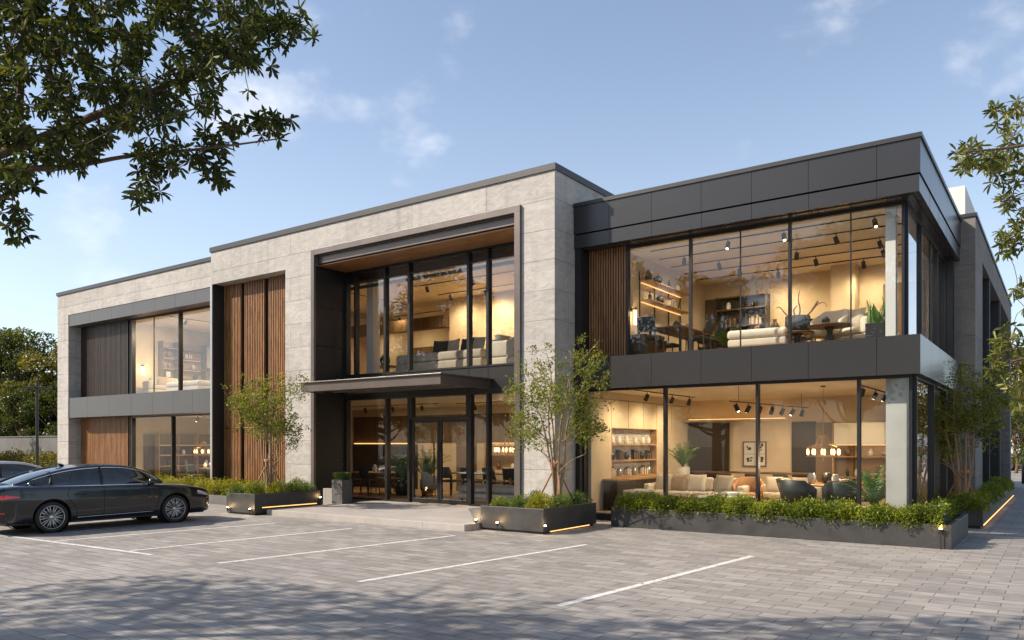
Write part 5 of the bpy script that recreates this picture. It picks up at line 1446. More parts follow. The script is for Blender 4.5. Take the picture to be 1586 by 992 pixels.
def stakes(loc, label, h=1.05, r=.55, rot=0.0):
    t = thing('tree_stakes', loc, label, 'tree support', None, rot)
    for k in range(3):
        a = 2*math.pi*k/3; mb = MB(); mb.cyl((math.cos(a)*r, math.sin(a)*r, 0), (math.cos(a+2.6)*.10, math.sin(a+2.6)*.10, h*1.08), .022, .019, 8); mb.build('stake', M['stake'], t, smooth=True)
    mb = MB(); mb.lathe([(.13, h*.86), (.14, h*.88), (.14, h*.93), (.13, h*.95), (.125, h*.9), (.13, h*.86)], n=16); mb.build('tie', M['stake'], t, smooth=True)
ornamental((-18.1, 13.75, .49), 'multi stem young tree in the dark planter left of the entrance', 3.85, 1.12, 31, clusters=430)
stakes((-18.1, 13.75, .49), 'timber tripod stakes holding the young tree left of the entrance', rot=.3)
ornamental((-9.45, 15.05, .46), 'airy multi stem young tree in the dark planter right of the entrance', 3.95, 1.20, 44, clusters=430, stems=6)
stakes((-9.45, 15.05, .46), 'timber tripod stakes holding the young tree right of the entrance', rot=1.2)
ornamental((-1.98, 21.3, .35), 'multi stem young tree in the side path planter beside the corner glass', 3.6, 1.05, 57, clusters=520)
stakes((-1.98, 21.3, .35), 'timber tripod stakes holding the side path tree', h=1.0, r=.5, rot=.8)

# --- big trees that lean into the picture: whorled leaves
def whorls(T, dirs, g, per=8, L_=.115, W_=.029):
    n = len(T); P = np.repeat(T, per, axis=0)
    ax = unit(dirs+g.normal(0, .35, (n, 3)))
    tmp = np.where(np.abs(ax[:, 2:3]) < .9, np.array([[0, 0, 1.0]]), np.array([[1.0, 0, 0]]))
    u = unit(np.cross(ax, tmp)); v = np.cross(ax, u)
    ph = g.uniform(0, 6.28, n)
    ang = (ph[:, None]+np.arange(per)[None]*2*math.pi/per+g.normal(0, .18, (n, per)))
    el = g.normal(.35, .22, (n, per))
    D = (u[:, None]*np.cos(ang)[..., None]+v[:, None]*np.sin(ang)[..., None])*np.cos(el)[..., None]+ax[:, None]*np.sin(el)[..., None]
    D = D.reshape(-1, 3); D[:, 2] -= .18
    return P, unit(D), g.uniform(.65, 1.15, n*per)*L_, g.uniform(.85, 1.15, n*per)*W_
def whorl_tree(loc, label, limbs, T, seed, trunk_mat='bark', L_=.115, per=8, mat='leaf_over', r0=.011):
    t = thing('overhanging_tree', loc, label, 'tree')
    g = np.random.default_rng(seed)
    o = np.array(loc)
    limbs = [([Vector(p)-Vector(loc) for p in pts], rr) for pts, rr in limbs]
    T = np.asarray(T)-o
    paths, ends = grow(limbs, T, r0=r0, droop=.04, seed=seed, rmin=.0035)
    dirs = np.zeros_like(T)
    for i, d in ends: dirs[i] = d
    # second whorl part way along some twigs
    T2 = np.array([np.array(p[0][2])+g.normal(0, .03, 3) for p in paths if g.uniform() < .5])
    d2 = unit(g.normal(size=T2.shape))
    P, D, LL, WW = whorls(np.concatenate([T, T2]), np.concatenate([dirs, d2]), g, per, L_)
    n = len(T)+len(T2)
    tint = np.clip(np.repeat(g.normal(.4, .18, n), per)+g.normal(0, .13, n*per), 0, 1)
    tree_wood(t, limbs, paths, trunk_mat, 9)
    leaf_obj('crown', P, D, LL, WW, tint, M[mat], t, six=True, seed=seed, fold=.18, upbias=.5)
    return t
def limb(pts, r0, r1, n=5):
    P = cat_rom(pts, n); return (P, np.linspace(r0, r1, len(P)))
def blob(g, c, r, n):
    d = unit(g.normal(size=(n, 3))); return np.array(c)+d*np.array(r)*(g.uniform(0, 1, (n, 1))**.45)

g_ = np.random.default_rng(5)
trunk = (-12.6, -.6, 0)
limbs = [limb([trunk, (-12.6, -.5, 1.5), (-12.5, -.2, 2.9), (-12.7, .2, 4.6), (-13.0, .3, 6.6), (-13.2, .2, 8.5)], .24, .05),
         limb([(-12.5, -.2, 2.9), (-11.2, 1.0, 4.0), (-9.64, 2.2, 4.25), (-8.2, 2.9, 4.45), (-6.9, 3.4, 4.75), (-6.0, 3.75, 5.0), (-5.45, 4.3, 5.5)], .085, .010),
         limb([(-8.2, 2.9, 4.45), (-7.2, 3.2, 4.3), (-6.5, 3.5, 4.35), (-5.7, 3.7, 4.3), (-5.15, 4.0, 4.35)], .028, .005),
         limb([(-7.6, 3.1, 4.6), (-7.3, 3.0, 5.1), (-6.9, 2.9, 5.6), (-6.5, 3.0, 6.1)], .035, .01),
         limb([(-9.64, 2.2, 4.25), (-9.0, 2.5, 4.9), (-8.2, 2.6, 5.5), (-7.4, 2.9, 6.1)], .05, .01),
         limb([(-12.7, .2, 4.6), (-14.2, 1.0, 5.4), (-15.8, 1.4, 6.0)], .09, .02),
         limb([(-12.7, .2, 4.6), (-13.6, -1.2, 5.6), (-15.0, -2.0, 6.2)], .09, .02),
         limb([(-12.6, 0, 4.0), (-11.6, -.2, 5.0), (-10.4, .6, 6.0), (-9.4, 1.0, 6.6)], .08, .015),
         limb([(-13.0, .3, 6.6), (-14, 1, 7.4), (-14.8, 1.6, 7.9)], .05, .012),
         limb([(-13.0, .3, 6.6), (-12, .6, 7.4), (-11, 1.2, 7.9)], .05, .012)]
def px2w(u, v, d):
    f = 1204.53; a = (u-793)/f; b = (688-v)/f
    return np.array([(-.57973+a*.81488)*d, (.81488+a*.57973)*d, 1.9+b*d])
T = []
def in_poly(u, v, poly):
    c = False; j = len(poly)-1
    for i in range(len(poly)):
        if (poly[i][1] > v) != (poly[j][1] > v) and u < (poly[j][0]-poly[i][0])*(v-poly[i][1])/(poly[j][1]-poly[i][1])+poly[i][0]: c = not c
        j = i
    return c
# the reaching bough: dense body, looser rim, a few hanging sprays
body = [(-520, -260), (330, -260), (440, -40), (400, 40), (388, 110), (330, 165), (220, 205), (165, 215), (60, 285), (20, 300), (-120, 330), (-330, 260), (-520, 120)]
while len(T) < 1180:
    u, v = (g_.uniform(-40, 450), g_.uniform(-60, 330)) if len(T) > 420 else (g_.uniform(-520, 450), g_.uniform(-260, 330))
    if math.sin(u*.05+1.3*math.sin(v*.04))*math.sin(v*.07+1.1*math.sin(u*.03))+g_.uniform(-.4, .4) < -.35 and u > 0: continue
    if in_poly(u, v, body): T.append(px2w(u, v, g_.uniform(5.6, 7.9)))
for u, v in ((212, 243), (240, 250), (262, 237), (270, 262), (230, 280), (248, 297), (215, 295), (217, 318), (320, 225), (345, 230), (315, 265), (335, 285), (345, 245), (300, 240), (30, 345), (20, 370), (5, 330), (42, 365), (12, 350), (465, 15), (483, 50), (455, 38), (470, 28), (400, 185), (440, 192), (422, 205), (432, 215), (405, 210), (395, 95), (385, 140), (140, 250), (128, 262), (100, 255), (430, 30)):
    T.append(px2w(u, v, g_.uniform(6.2, 6.7)))
for (cu, cv, ru, rv, n) in ((420, 55, 40, 55, 26), (455, 35, 18, 20, 5), (395, 190, 45, 14, 13), (330, 215, 40, 20, 12), (265, 240, 52, 22, 22), (310, 265, 30, 16, 8), (225, 290, 18, 26, 7), (335, 275, 10, 10, 2), (120, 245, 32, 18, 6), (25, 345, 16, 28, 6), (10, 290, 30, 20, 10)):
    for k in range(n): T.append(px2w(cu+g_.uniform(-1, 1)*ru, cv+g_.uniform(-1, 1)*rv, g_.uniform(6.2, 6.9)))
# the rest of the crown, left of the picture, throws the dappled shade on the paving
for c, r, n in (((-13.6, .4, 6.2), (2.0, 1.5, 1.2), 560), ((-15.6, .2, 6.2), (1.7, 1.5, 1.1), 420), ((-11.4, .6, 6.4), (1.6, 1.0, .9), 380), ((-14.6, -1.8, 6.0), (1.6, 1.2, 1.0), 280), ((-9.8, 1.0, 6.4), (1.0, .7, .6), 110), ((-13.0, .4, 8.0), (1.6, 1.2, .9), 160)):
    T.extend(blob(g_, c, r, n))
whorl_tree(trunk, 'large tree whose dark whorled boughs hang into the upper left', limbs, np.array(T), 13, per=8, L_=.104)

# right hand tree
trunk = (2.6, 10.6, 0)
limbs = [limb([trunk, (2.6, 10.6, 1.5), (2.4, 10.6, 3.0), (2.3, 10.7, 4.6), (2.2, 10.8, 6.5)], .16, .04),
         limb([(2.4, 10.6, 2.6), (1.5, 10.4, 3.1), (.6, 10.1, 3.05), (-.1, 9.75, 2.85), (-.45, 9.5, 2.75)], .05, .008),
         limb([(2.35, 10.6, 3.8), (1.5, 10.4, 4.5), (.7, 10.1, 5.0), (.1, 9.8, 5.05), (-.45, 9.5, 4.95), (-.85, 9.2, 4.9)], .05, .007),
         limb([(1.5, 10.4, 4.5), (.7, 10.1, 4.5), (.1, 9.8, 4.25), (-.3, 9.6, 4.05)], .03, .006),
         limb([(1.5, 10.4, 4.5), (.8, 10.2, 5.2), (.2, 9.95, 5.6), (-.1, 9.8, 5.75)], .03, .006)]
T = []
for (cu, cv, ru, rv, n, d0, d1) in ((1560, 185, 28, 35, 16, 8.3, 9.2), (1515, 245, 40, 24, 22, 8.0, 8.9), (1560, 255, 35, 40, 30, 8.2, 9.4), (1575, 320, 25, 30, 16, 8.3, 9.2), (1560, 370, 28, 22, 14, 8.2, 9.0), (1660, 260, 70, 130, 150, 8.2, 10.2), (1565, 530, 30, 26, 16, 8.4, 9.4), (1548, 565, 24, 22, 9, 8.4, 9.0), (1575, 610, 22, 30, 14, 8.4, 9.2), (1580, 460, 14, 24, 6, 8.4, 9.2), (1660, 560, 60, 60, 60, 8.4, 10)):
    for k in range(n):
        a = g_.uniform(0, 6.28); q = g_.uniform(0, 1)**.5; T.append(px2w(cu+math.cos(a)*q*ru, cv+math.sin(a)*q*rv, g_.uniform(d0, d1)))
for c, r, n in (((2.6, 10.8, 5.6), (1.3, 1.3, 1.5), 200), ((3.0, 11.2, 3.8), (1.2, 1.2, .9), 100)): T.extend(blob(g_, c, r, n))
M['leaf_right'] = leaf_mat('right tree leaf', (.05, .065, .012), (.13, .15, .026), (.30, .28, .06), .42, rough=.35, spec=.5)
whorl_tree(trunk, 'leafy tree reaching in from the right edge in front of the side path', limbs, np.array(T), 17, L_=.125, mat='leaf_right', per=7)

# --- background trees: crowns of many leaf clumps
def bg_tree_proto(name, h, rad, seed, mat, label, nb=46, per=150, leaf=.20, low=.25):
    t = thing(name, (0, 0, 0), label, 'tree')
    g = np.random.default_rng(seed); rr = random.Random(seed)
    limbs = [limb([(0, 0, 0), (.1, 0, h*.2), (-.1, .1, h*.45), (.05, 0, h*.85)], .028*h, .01*h)]
    C = []
    while len(C) < nb:
        z = g.uniform(low, .97); q = math.sqrt(max(.03, 1-((z-.55)/.48)**2))
        a = g.uniform(0, 6.28); r_ = rad*q*g.uniform(.25, 1.0)
        C.append((math.cos(a)*r_, math.sin(a)*r_, z*h))
    for c in C[:26]:
        b = Vector((0, 0, max(h*.15, c[2]*.55))); limbs.append(limb([b, b.lerp(Vector(c), .5)+Vector((0, 0, -.04*h)), Vector(c)], .009*h, .003*h, 3))
    P = []; 
    for c in C: 
        s_ = rad*g.uniform(.16, .30); d = unit(g.normal(size=(per, 3)))
        P.append(np.array(c)+d*s_*np.array([1.15, 1.15, .8])*g.uniform(.3, 1, (per, 1))**.5)
    P = np.concatenate(P); n = len(P)
    base = np.repeat(g.normal(.38, .17, nb), per)
    tree_wood(t, limbs, [], 'bark', 7)
    leaf_obj('crown', P, rdir(g, n, .1), g.uniform(.6, 1.3, n)*leaf, g.uniform(.45, .7, n)*leaf, np.clip(base+g.normal(0, .15, n), 0, 1), M[mat], t, seed=seed)
    return t
pA = bg_tree_proto('broadleaf_tree', 11, 4.2, 3, 'leaf_bg', 'x', nb=60, per=230, leaf=.26)
pB = bg_tree_proto('broadleaf_tree', 9, 3.2, 4, 'leaf_bg2', 'x', nb=52, per=210, leaf=.24)
pC = bg_tree_proto('small_tree', 5, 2.0, 6, 'leaf_bg', 'x', nb=34, per=170, leaf=.17, low=.15)
used = {}
def bgt(p, x, y, s_, label, group):
    f = id(p) not in used; used[id(p)] = 1
    return place(p, f, (x, y, 0), random.uniform(0, 6.28), label, sc=s_*(1.3 if 'mirrored' in label else 1.0), group=group)
gl = 'trees behind the grey boundary wall'
bgt(pA, -78.5, 32, 1.12, 'tall dark tree above the boundary wall, rising highest at the left edge', gl)
bgt(pB, -70.5, 32, 1.18, 'golden green tree behind the wall nearest the stone building', gl)
bgt(pB, -75.5, 37, 1.2, 'golden green tree behind the wall between the dark tree and the building', gl)
bgt(pA, -86, 33, 1.0, 'dark tree deep behind the boundary wall at the frame edge', gl)
bgt(pA, -70, 40, 1.0, 'dark tree half hidden behind the stone corner', gl)
bgt(pC, -63.5, 22.8, .95, 'small bushy tree in front of the boundary wall', gl)
bgt(pC, -74.5, 29, 1.2, 'low bushy tree right behind the wall', gl)
bgt(pC, -70, 28.6, 1.25, 'low bushy tree behind the wall beside the golden one', gl)
bgt(pC, -79, 28.6, 1.3, 'low bushy tree behind the wall at the frame edge', gl)
for k_, x_ in enumerate((-83, -80.5, -77, -74, -71.5, -68.5, -66)):
    bgt(pC, x_, 30.2+1.3*(k_ % 2), 1.35, ['low bushy tree filling the gap behind the wall at the frame edge', 'low bushy tree behind the wall under the tall dark tree', 'low tree behind the wall between two trunks', 'low bushy tree behind the wall beside the lamp post', 'low bushy tree behind the wall right of the lamp post', 'low bushy tree behind the wall next to the stone pier', 'low bushy tree behind the wall hidden by the stone pier'][k_], gl)
gr = 'trees at the far end of the side path'
bgt(pB, -2.6, 70, 1.0, 'golden green tree closing the end of the side path', gr)
bgt(pA, -1.0, 84, 1.0, 'dark tree beyond the end of the side path', gr)
bgt(pB, 3.0, 78, 1.0, 'golden tree far behind the end of the side path', gr)
bgt(pC, -2.6, 60, .8, 'small tree at the end of the side path', gr)
gx = 'trees across the car park mirrored in the windows'
for i, (p, x, y, s_, lab) in enumerate(((pA, -62, -14, 1.0, 'broad tree across the car park mirrored in the left windows'), (pB, -52, -18, 1.2, 'golden tree across the car park mirrored by the golden slats'), (pA, -42, -15, 1.1, 'broad tree across the car park mirrored in the left of the portal glass'), (pB, -35, -17, 1.25, 'golden tree across the car park mirrored in the portal glass'), (pA, -27, -15, 1.05, 'broad tree across the car park mirrored right in the portal glass'), (pB, -19, -16, 1.15, 'golden tree across the car park mirrored in the corner windows'), (pA, -11, -18, 1.1, 'broad tree across the car park mirrored in the right corner windows'), (pB, -3, -17, 1.1, 'golden tree across the car park behind the viewer'),
    (pA, 16, 34, .52, 'broad tree across the side path mirrored in the side windows'), (pB, 14, 44, .65, 'golden tree across the side path mirrored in the side windows'), (pA, 17, 25, .48, 'near tree across the side path mirrored in the side windows'))):
    bgt(p, x, y, s_, lab, gx)
# ------------------------------------------------------------------ cars
M['car_dark'] = simple('dark graphite car paint', (.006, .0085, .013), .18, metal=.1, spec=.4, coat=.6)
M['car_silver'] = simple('silver car paint', (.62, .63, .64), .3, metal=.3, spec=.6, coat=1.0)
M['car_glass'] = glass_mat('tinted car glass', .10, (.16, .17, .17))
M['chrome'] = simple('chrome trim', (.75, .76, .78), .12, metal=1.0)
M['rubber'] = simple('tyre rubber', (.018, .018, .018), .75, bump=.1, bscale=60)
M['rim'] = simple('alloy rim', (.68, .66, .63), .3, metal=.9)
M['disc'] = simple('brake disc', (.10, .10, .10), .4, metal=.8)
M['seam'] = simple('panel gap', (.003, .003, .003), .9)
M['red_lamp'] = simple('red lamp glass', (.35, .008, .012), .12, coat=1.0, emit=(1, .02, .02), es=.12)
M['clear_lamp'] = simple('clear lamp glass', (.55, .57, .6), .08, metal=.4, coat=1.0)
M['cabin'] = simple('cabin trim', (.02, .019, .018), .7)
M['plastic'] = simple('black plastic', (.015, .015, .015), .55)

def spline(xs, ys):
    xs = np.array(xs, float); ys = np.array(ys, float)
    m = np.gradient(ys, xs)
    # monotone-ish hermite
    def f(x):
        x = min(max(x, xs[0]), xs[-1]); i = min(max(int(np.searchsorted(xs, x))-1, 0), len(xs)-2)
        h = xs[i+1]-xs[i]; t = (x-xs[i])/h
        return float((2*t**3-3*t**2+1)*ys[i]+(t**3-2*t**2+t)*h*m[i]+(-2*t**3+3*t**2)*ys[i+1]+(t**3-t**2)*h*m[i+1])
    return f
# local axes: +Y forward, +X right; z up
YS = [-2.44, -2.36, -2.15, -1.75, -1.2, -.5, .3, 1.0, 1.5, 1.95, 2.25, 2.42, 2.48]
c_w  = spline(YS, [.70, .80, .875, .915, .925, .92, .92, .92, .915, .885, .81, .66, .50])     # half width
c_sh = spline(YS, [.84, .93, .985, .985, .965, .955, .945, .925, .885, .83, .76, .66, .56])      # shoulder line
c_tp = spline(YS, [.90, .985, 1.03, 1.04, 1.02, 1.01, 1.0, .985, .95, .885, .80, .69, .58])      # deck / bonnet crown
c_bt = spline(YS, [.42, .30, .25, .21, .19, .18, .18, .18, .19, .20, .22, .26, .34])             # lower edge
def ring(y):
    w, sh, tp, bt = c_w(y), c_sh(y), c_tp(y), c_bt(y)
    h = sh-bt
    return [(0, bt), (w*.80, bt), (w*.93, bt+.015), (w*.965, bt+.07), (w*.975, bt+h*.22), (w*.985, bt+h*.38), (w*1.0, bt+h*.58), (w*1.0, bt+h*.74), (w*.985, bt+h*.82), (w*.988, bt+h*.90),
            (w*.965, sh-.005), (w*.93, sh+(tp-sh)*.30), (w*.82, sh+(tp-sh)*.62), (w*.55, sh+(tp-sh)*.9), (w*.25, tp), (0, tp)]
def side_x(y, z):
    r = ring(y)
    for (x0, z0), (x1, z1) in zip(r[2:11], r[3:12]):
        if z0 <= z <= z1: return x0+(x1-x0)*(z-z0)/max(z1-z0, 1e-6)
    return r[10][0]
WB = (-1.36, 1.40); WR = .335
# cabin
GY = [-2.02, -1.75, -1.4, -1.0, -.5, 0, .35, .65, .95, 1.2]
c_rf = spline(GY, [1.03, 1.135, 1.26, 1.365, 1.425, 1.435, 1.405, 1.325, 1.19, .99])     # roof line
c_bw = spline(GY, [.62, .70, .765, .80, .825, .83, .825, .81, .785, .74])
c_rw = spline(GY, [.50, .54, .57, .59, .605, .605, .60, .595, .60, .66])
def belt(y): return c_sh(y)+.012
def cab_side(y, t):
    """t 0 belt .. 1 roof rail"""
    z0, z1 = belt(y), max(c_rf(y)-.035, belt(y)+.001)
    b, r = c_bw(y), c_rw(y)
    x = b+(r-b)*t+.035*math.sin(math.pi*t)*(1 if z1-z0 > .1 else (z1-z0)/.1)
    return (x, z0+(z1-z0)*t)
def make_car(paint, label):
    t = thing('parked_car', (0, 0, 0), label, 'car')
    n = 72; ys = [-2.44+4.92*i/n for i in range(n+1)]
    mb = MB(); vs = []; fs = []
    R0 = ring(0); k = len(R0); full = 2*k-2
    for y in ys:
        r = ring(y); vs += [(x, y, z) for x, z in r]; vs += [(-x, y, z) for x, z in r[-2:0:-1]]
    for i in range(n):
        for j in range(full):
            j2 = (j+1) % full; fs.append((i*full+j, (i+1)*full+j, (i+1)*full+j2, i*full+j2))
    fs.append(tuple(range(full))); fs.append(tuple(n*full+j for j in range(full-1, -1, -1)))
    mb.add(vs, fs)
    body = mb.build('body', [M[paint], M['plastic']], t, smooth=True)
    bm = bmesh.new(); bm.from_mesh(body.data); bmesh.ops.recalc_face_normals(bm, faces=bm.faces); bm.to_mesh(body.data); bm.free()
    cut = MB()
    for wy in WB: cut.cyl((-1.2, wy, WR+.005), (1.2, wy, WR+.005), .385, n=40)
    co_ = cut.build('cutter', M['plastic'], t)
    bm = bmesh.new(); bm.from_mesh(co_.data); bmesh.ops.recalc_face_normals(bm, faces=bm.faces); bm.to_mesh(co_.data); bm.free()
    bo = body.modifiers.new('arch', 'BOOLEAN'); bo.operation = 'DIFFERENCE'; bo.object = co_; bo.solver = 'EXACT'
    dg = bpy.context.evaluated_depsgraph_get()
    me = bpy.data.meshes.new_from_object(body.evaluated_get(dg))
    body.modifiers.clear(); body.data = me
    bpy.data.objects.remove(co_)
    try: me.set_sharp_from_angle(angle=R(32))
    except Exception: pass
    # cabin shell: roof and pillars are paint, the panes lie on it as glass
    def cab_pt(y, s):   # s -1..1 across: |s|>.6 is the side, the rest the roof crown
        a = abs(s); sg = 1 if s >= 0 else -1
        if a > .5:
            x, z = cab_side(y, 1-(a-.5)/.5)
        else:
            x0, z0 = cab_side(y, 1); q = a/.5
            x = x0*q; z = z0+(c_rf(y)-z0)*math.cos(q*math.pi/2)**.8 if q < 1 else z0
        return (sg*x, y, z)
    g0, g1 = -2.02, 1.2
    def shell(name, y0, y1, s0, s1, nu, nv, m, off=0.0, smooth=True, sink=0):
        b = MB()
        def f(u, v):
            y = y0+(y1-y0)*u; s = s0+(s1-s0)*v; p = Vector(cab_pt(y, s))
            if off:
                e = .01
                pu = Vector(cab_pt(min(y+e, g1), s))-Vector(cab_pt(max(y-e, g0), s)); pv = Vector(cab_pt(y, min(s+e, 1)))-Vector(cab_pt(y, max(s-e, -1)))
                nn = pu.cross(pv)
                if nn.length > 1e-9:
                    nn.normalize(); nn = nn if nn.dot(p-Vector((0, y, .9))) > 0 else -nn; p = p+nn*off
            return p
        b.grid(f, nu, nv); return b.build(name, m, t, smooth=smooth)
    # painted roof with rails (between windscreen header and rear glass header)
    shell('roof', -.98, .42, -.56, .56, 24, 20, M[paint], .004)
    for sg in (-1, 1):   # pillars
        for name, ya, yb, ta, tb in (('rear_pillar', -2.0, -1.62, .5, 1.0),):
            shell(name, ya, yb, sg*.52, sg*1.0, 8, 8, M[paint], .004)
        # roof rail running down to bonnet and boot
        b = MB()
        pts = [Vector(cab_pt(-2.0+3.18*i/40, sg*.52)) for i in range(41)]; b.tube(pts, .04, 6); b.build('roof_rail', M[paint], t, smooth=True)
        b = MB()
        ya, yb = -.36, -.26
        pts = [Vector(cab_pt(-.30+.02*(1-i/8), sg*(.52+.47*i/8))) for i in range(9)]; b.tube(pts, .034, 6); b.build('centre_pillar', M['plastic'], t, smooth=True)
        b = MB(); pts = [Vector(cab_pt(-1.28-.10*i/8, sg*(.56+.43*i/8))) for i in range(9)]; b.tube(pts, .026, 6); b.build('quarter_pillar', M['plastic'], t, smooth=True)
        # panes
        for ya, yb in ((-1.62, -1.33), (-1.31, -.33), (-.27, 1.14)):
            shell('side_window', ya, yb, sg*.545, sg*.985, 22, 8, M['car_glass'], .002)
        # chrome surround
        b = MB(); pts = [Vector(cab_pt(-1.66+2.78*i/40, sg*.545))*1.0+Vector((sg*.012, 0, .004)) for i in range(41)]; b.tube(pts, .013, 6)
        pts = [Vector((sg*(c_bw(-1.72+2.84*i/40)+.014), -1.72+2.84*i/40, belt(-1.72+2.84*i/40)+.012)) for i in range(41)]; b.tube(pts, .013, 6)
        p0 = Vector(cab_pt(-1.66, sg*.545))+Vector((sg*.012, 0, .004)); b.tube([p0, p0.lerp(pts[0], .5)+Vector((0, -.05, 0)), pts[0]], .009, 6)
        b.build('window_trim', M['chrome'], t, smooth=True)
    shell('windscreen', .42, 1.19, -.50, .50, 16, 18, M['car_glass'], .0)
    shell('rear_window', -1.96, -.98, -.47, .47, 18, 18, M['car_glass'], .0)
    # seats and dash seen through the glass
    for sx in (-.38, .38):
        for sy in (-.95, .05):
            b = MB(); b.box(sx-.22, sx+.22, sy-.25, sy+.2, .55, .85); b.box(sx-.21, sx+.21, sy-.36, sy-.24, .75, 1.15); b.box(sx-.12, sx+.12, sy-.36, sy-.26, 1.16, 1.30); b.build('seat', M['cabin'], t, bevel=.04, smooth=True)
    b = MB(); b.box(-.72, .72, .62, 1.0, .8, .965); b.build('dashboard', M['cabin'], t, bevel=.03)
    # seams, sills, handles
    for sg in (-1, 1):
        b = MB()
        for path in ([(-1.02, .93), (-1.06, .80), (-.99, .66), (-.88, .50), (-.86, .30)], [(-.29, .95), (-.285, .65), (-.285, .28)], [(.98, .92), (1.0, .70), (.93, .45), (.90, .28)]):
            P = cat_rom([(0, y, z) for y, z in path], 6); P = [Vector((sg*(side_x(p.y, p.z)+.0005), p.y, p.z)) for p in P]; b.tube(P, .0045, 5)
        P = [Vector((sg*(side_x(y, .262)+.0005), y, .262)) for y in np.linspace(-.88, .92, 24)]; b.tube(P, .004, 5)
        b.build('door_gap', M['seam'], t)
        b = MB()
        P = [Vector((sg*(side_x(y, .215)+.004), y, .215)) for y in np.linspace(-.93, .97, 24)]; b.tube(P, .022, 6); b.build('sill', M['plastic'], t, smooth=True)
        b = MB(); P = [Vector((sg*(side_x(y, .30)+.002), y, .30+.02*(y+.9)/1.8)) for y in np.linspace(-.86, .86, 24)]; b.tube(P, .006, 6); b.build('sill_trim', M['chrome'], t, smooth=True)
        for y in (-.80, .12):
            b = MB(); P = [Vector((sg*(side_x(y, .80)+o_), y+dy, .80)) for dy, o_ in ((-.11, .0), (-.09, .022), (.09, .022), (.11, .0))]; b.tube(P, .014, 8); b.build('door_handle', M[paint], t, smooth=True)
        # mirror
        b = MB(); b.box(sg*.86-.03, sg*.86+.03, .74, .80, .945, .975)
        mo = b.build('mirror', M[paint], t, bevel=.008)
        b = MB(); b.lathe([(.001, -.09), (.055, -.085), (.082, -.03), (.078, .04), (.05, .085), (.001, .09)], (sg*.985, .76, 1.02), 14, 'x'); 
        ho = b.build('mirror_housing', M[paint], mo, smooth=True); ho.scale = (1, 1, 1)
        b = MB(); b.box(sg*.985-.075, sg*.985+.075, .676, .684, .985, 1.05); b.build('mirror_glass', M['chrome'], mo)
        # lamps: patches that follow the body
        def patch(name, y0, y1, z0f, z1f, m, off=.004, nu=10, nv=5):
            b = MB(); b.grid(lambda u, v: (sg*(side_x(y0+(y1-y0)*u, z0f(u)+(z1f(u)-z0f(u))*v)+off), y0+(y1-y0)*u, z0f(u)+(z1f(u)-z0f(u))*v), nu, nv); return b.build(name, m, t, smooth=True)
        patch('tail_lamp', -2.43, -1.98, lambda u: .74+.05*u, lambda u: .83+.02*u-.045*max(0, u-.5)*2, M['red_lamp'])
        patch('rear_reflector', -2.42, -2.25, lambda u: .46, lambda u: .48, M['red_lamp'])
        patch('headlamp', 1.98, 2.36, lambda u: .68-.08*u, lambda u: .77-.12*u, M['clear_lamp'])
        b = MB(); b.tube([(sg*.60, -2.36, .33), (sg*.60, -2.47, .33)], .045, 10); b.build('exhaust', M['chrome'], t, smooth=True)
    b = MB(); b.box(-.62, .62, -2.452, -2.42, .74, .80); b.build('light_bar', M['red_lamp'], t, bevel=.006)
    b = MB(); b.box(-.26, .26, -2.456, -2.43, .56, .68); b.build('number_plate', M['white_cer'], t, bevel=.004)
    b = MB(); b.box(-.66, .66, -2.44, -2.30, .30, .40); b.build('rear_valance', M['plastic'], t, bevel=.02)
    b = MB(); b.box(-.46, .46, 2.44, 2.492, .36, .56); b.build('grille', M['plastic'], t, bevel=.01)
    b = MB(); b.tube([(0, -.78, 1.41), (0, -.86, 1.445), (0, -.92, 1.455), (0, -.93, 1.40)], [.035, .022, .012, .012], 6); b.build('aerial', M[paint], t, smooth=True)
    b = MB(); b.box(-.78, .78, -2.2, 2.2, .20, .26); b.build('floor_pan', M['plastic'], t)
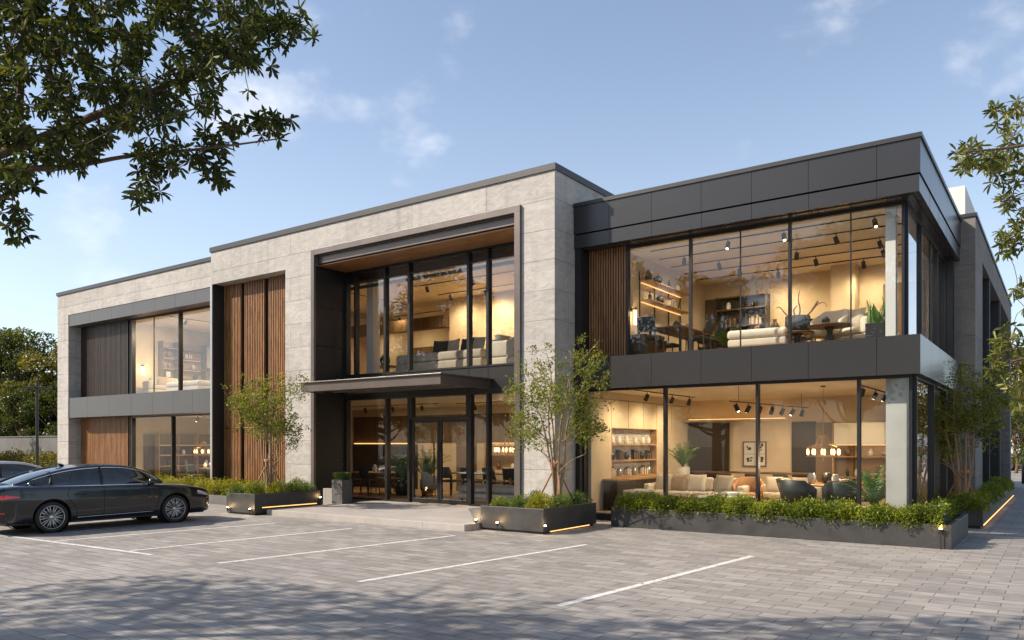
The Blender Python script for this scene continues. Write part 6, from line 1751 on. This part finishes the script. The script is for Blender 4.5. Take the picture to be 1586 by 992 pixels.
    # wheels
    for wy in WB:
        for sg in (-1, 1):
            xo = sg*.90; ix = sg*.68
            b = MB(); b.lathe([(.03, -.04), (.16, -.03), (.16, .0), (.03, .01)], (sg*.80, wy, WR), 24, 'x')
            wo_ = b.build('wheel', M['disc'], t, smooth=False)
            b = MB(); pr = [(.235, -.10), (.31, -.115), (.33, -.09), (.335, -.05), (.335, .05), (.33, .09), (.31, .115), (.248, .105), (.235, .10), (.235, -.10)]
            b.lathe(pr, (sg*.785, wy, WR), 48, 'x'); b.build('tyre', M['rubber'], wo_, smooth=True)
            b = MB(); o_ = sg*.785
            b.lathe([(.240, sg*.108), (.250, sg*.112), (.236, sg*.09), (.228, sg*.02), (.228, -sg*.09)], (o_, wy, WR), 48, 'x', cap=False)
            b.lathe([(.001, sg*.085), (.035, sg*.085), (.05, sg*.07), (.05, sg*.03)], (o_, wy, WR), 20, 'x')
            for q in range(10):
                for dd in (-.10, .10):
                    a0 = 2*math.pi*q/10+dd*.55; a1 = 2*math.pi*q/10+dd*1.25
                    b.tube([(o_+sg*.07, wy+math.cos(a0)*.042, WR+math.sin(a0)*.042), (o_+sg*.088, wy+math.cos(a1)*.15, WR+math.sin(a1)*.15), (o_+sg*.098, wy+math.cos(a1)*.236, WR+math.sin(a1)*.236)], [.013, .010, .011], 6)
            b.build('rim', M['rim'], wo_, smooth=True)
            b = MB(); b.lathe([(.37, -.11), (.37, .10)], (sg*.79, wy, WR+.005), 40, 'x', cap=False); b.lathe([(.001, 0), (.37, 0)], (sg*.62, wy, WR+.005), 30, 'x'); b.build('arch_liner', M['plastic'], t)
    return t
dark = make_car('car_dark', 'dark graphite saloon with chrome window trim parked facing the showroom')
dark.location = (-18.44, 9.22, 0); dark.rotation_euler = (0, 0, R(-2))
sil = make_car('car_silver', 'silver saloon mostly hidden beyond the dark graphite saloon')
sil.location = (-24.0, 9.3, 0); sil.rotation_euler = (0, 0, R(1))
far = copy_tree(dark); far.location = (-1.75, 66, 0); far.rotation_euler = (0, 0, R(80)); far['label'] = 'small dark car parked far off at the end of the side path'
for o in (dark, sil, far): o['group'] = 'parked saloon cars'
t = thing('bollard', (-1.62, 44.5, 0), 'short black bollard at the far end of the side path', 'bollard')
b = MB(); b.lathe([(.09, 0), (.09, .85), (.07, .9), (.001, .91)], n=16); b.build('post', M['black'], t, smooth=True)
t = thing('white_shed', (-2, 96, 0), 'low white building far beyond the side path', 'building')
b = MB(); b.box(-14, 16, -3, 3, 0, 3.2); b.build('wall', M['plaster'], t)
b = MB(); b.box(-14.3, 16.3, -3.3, 3.3, 3.2, 3.5); b.build('roof', M['coping'], t)
# window glazing is open above the doors at the sides only
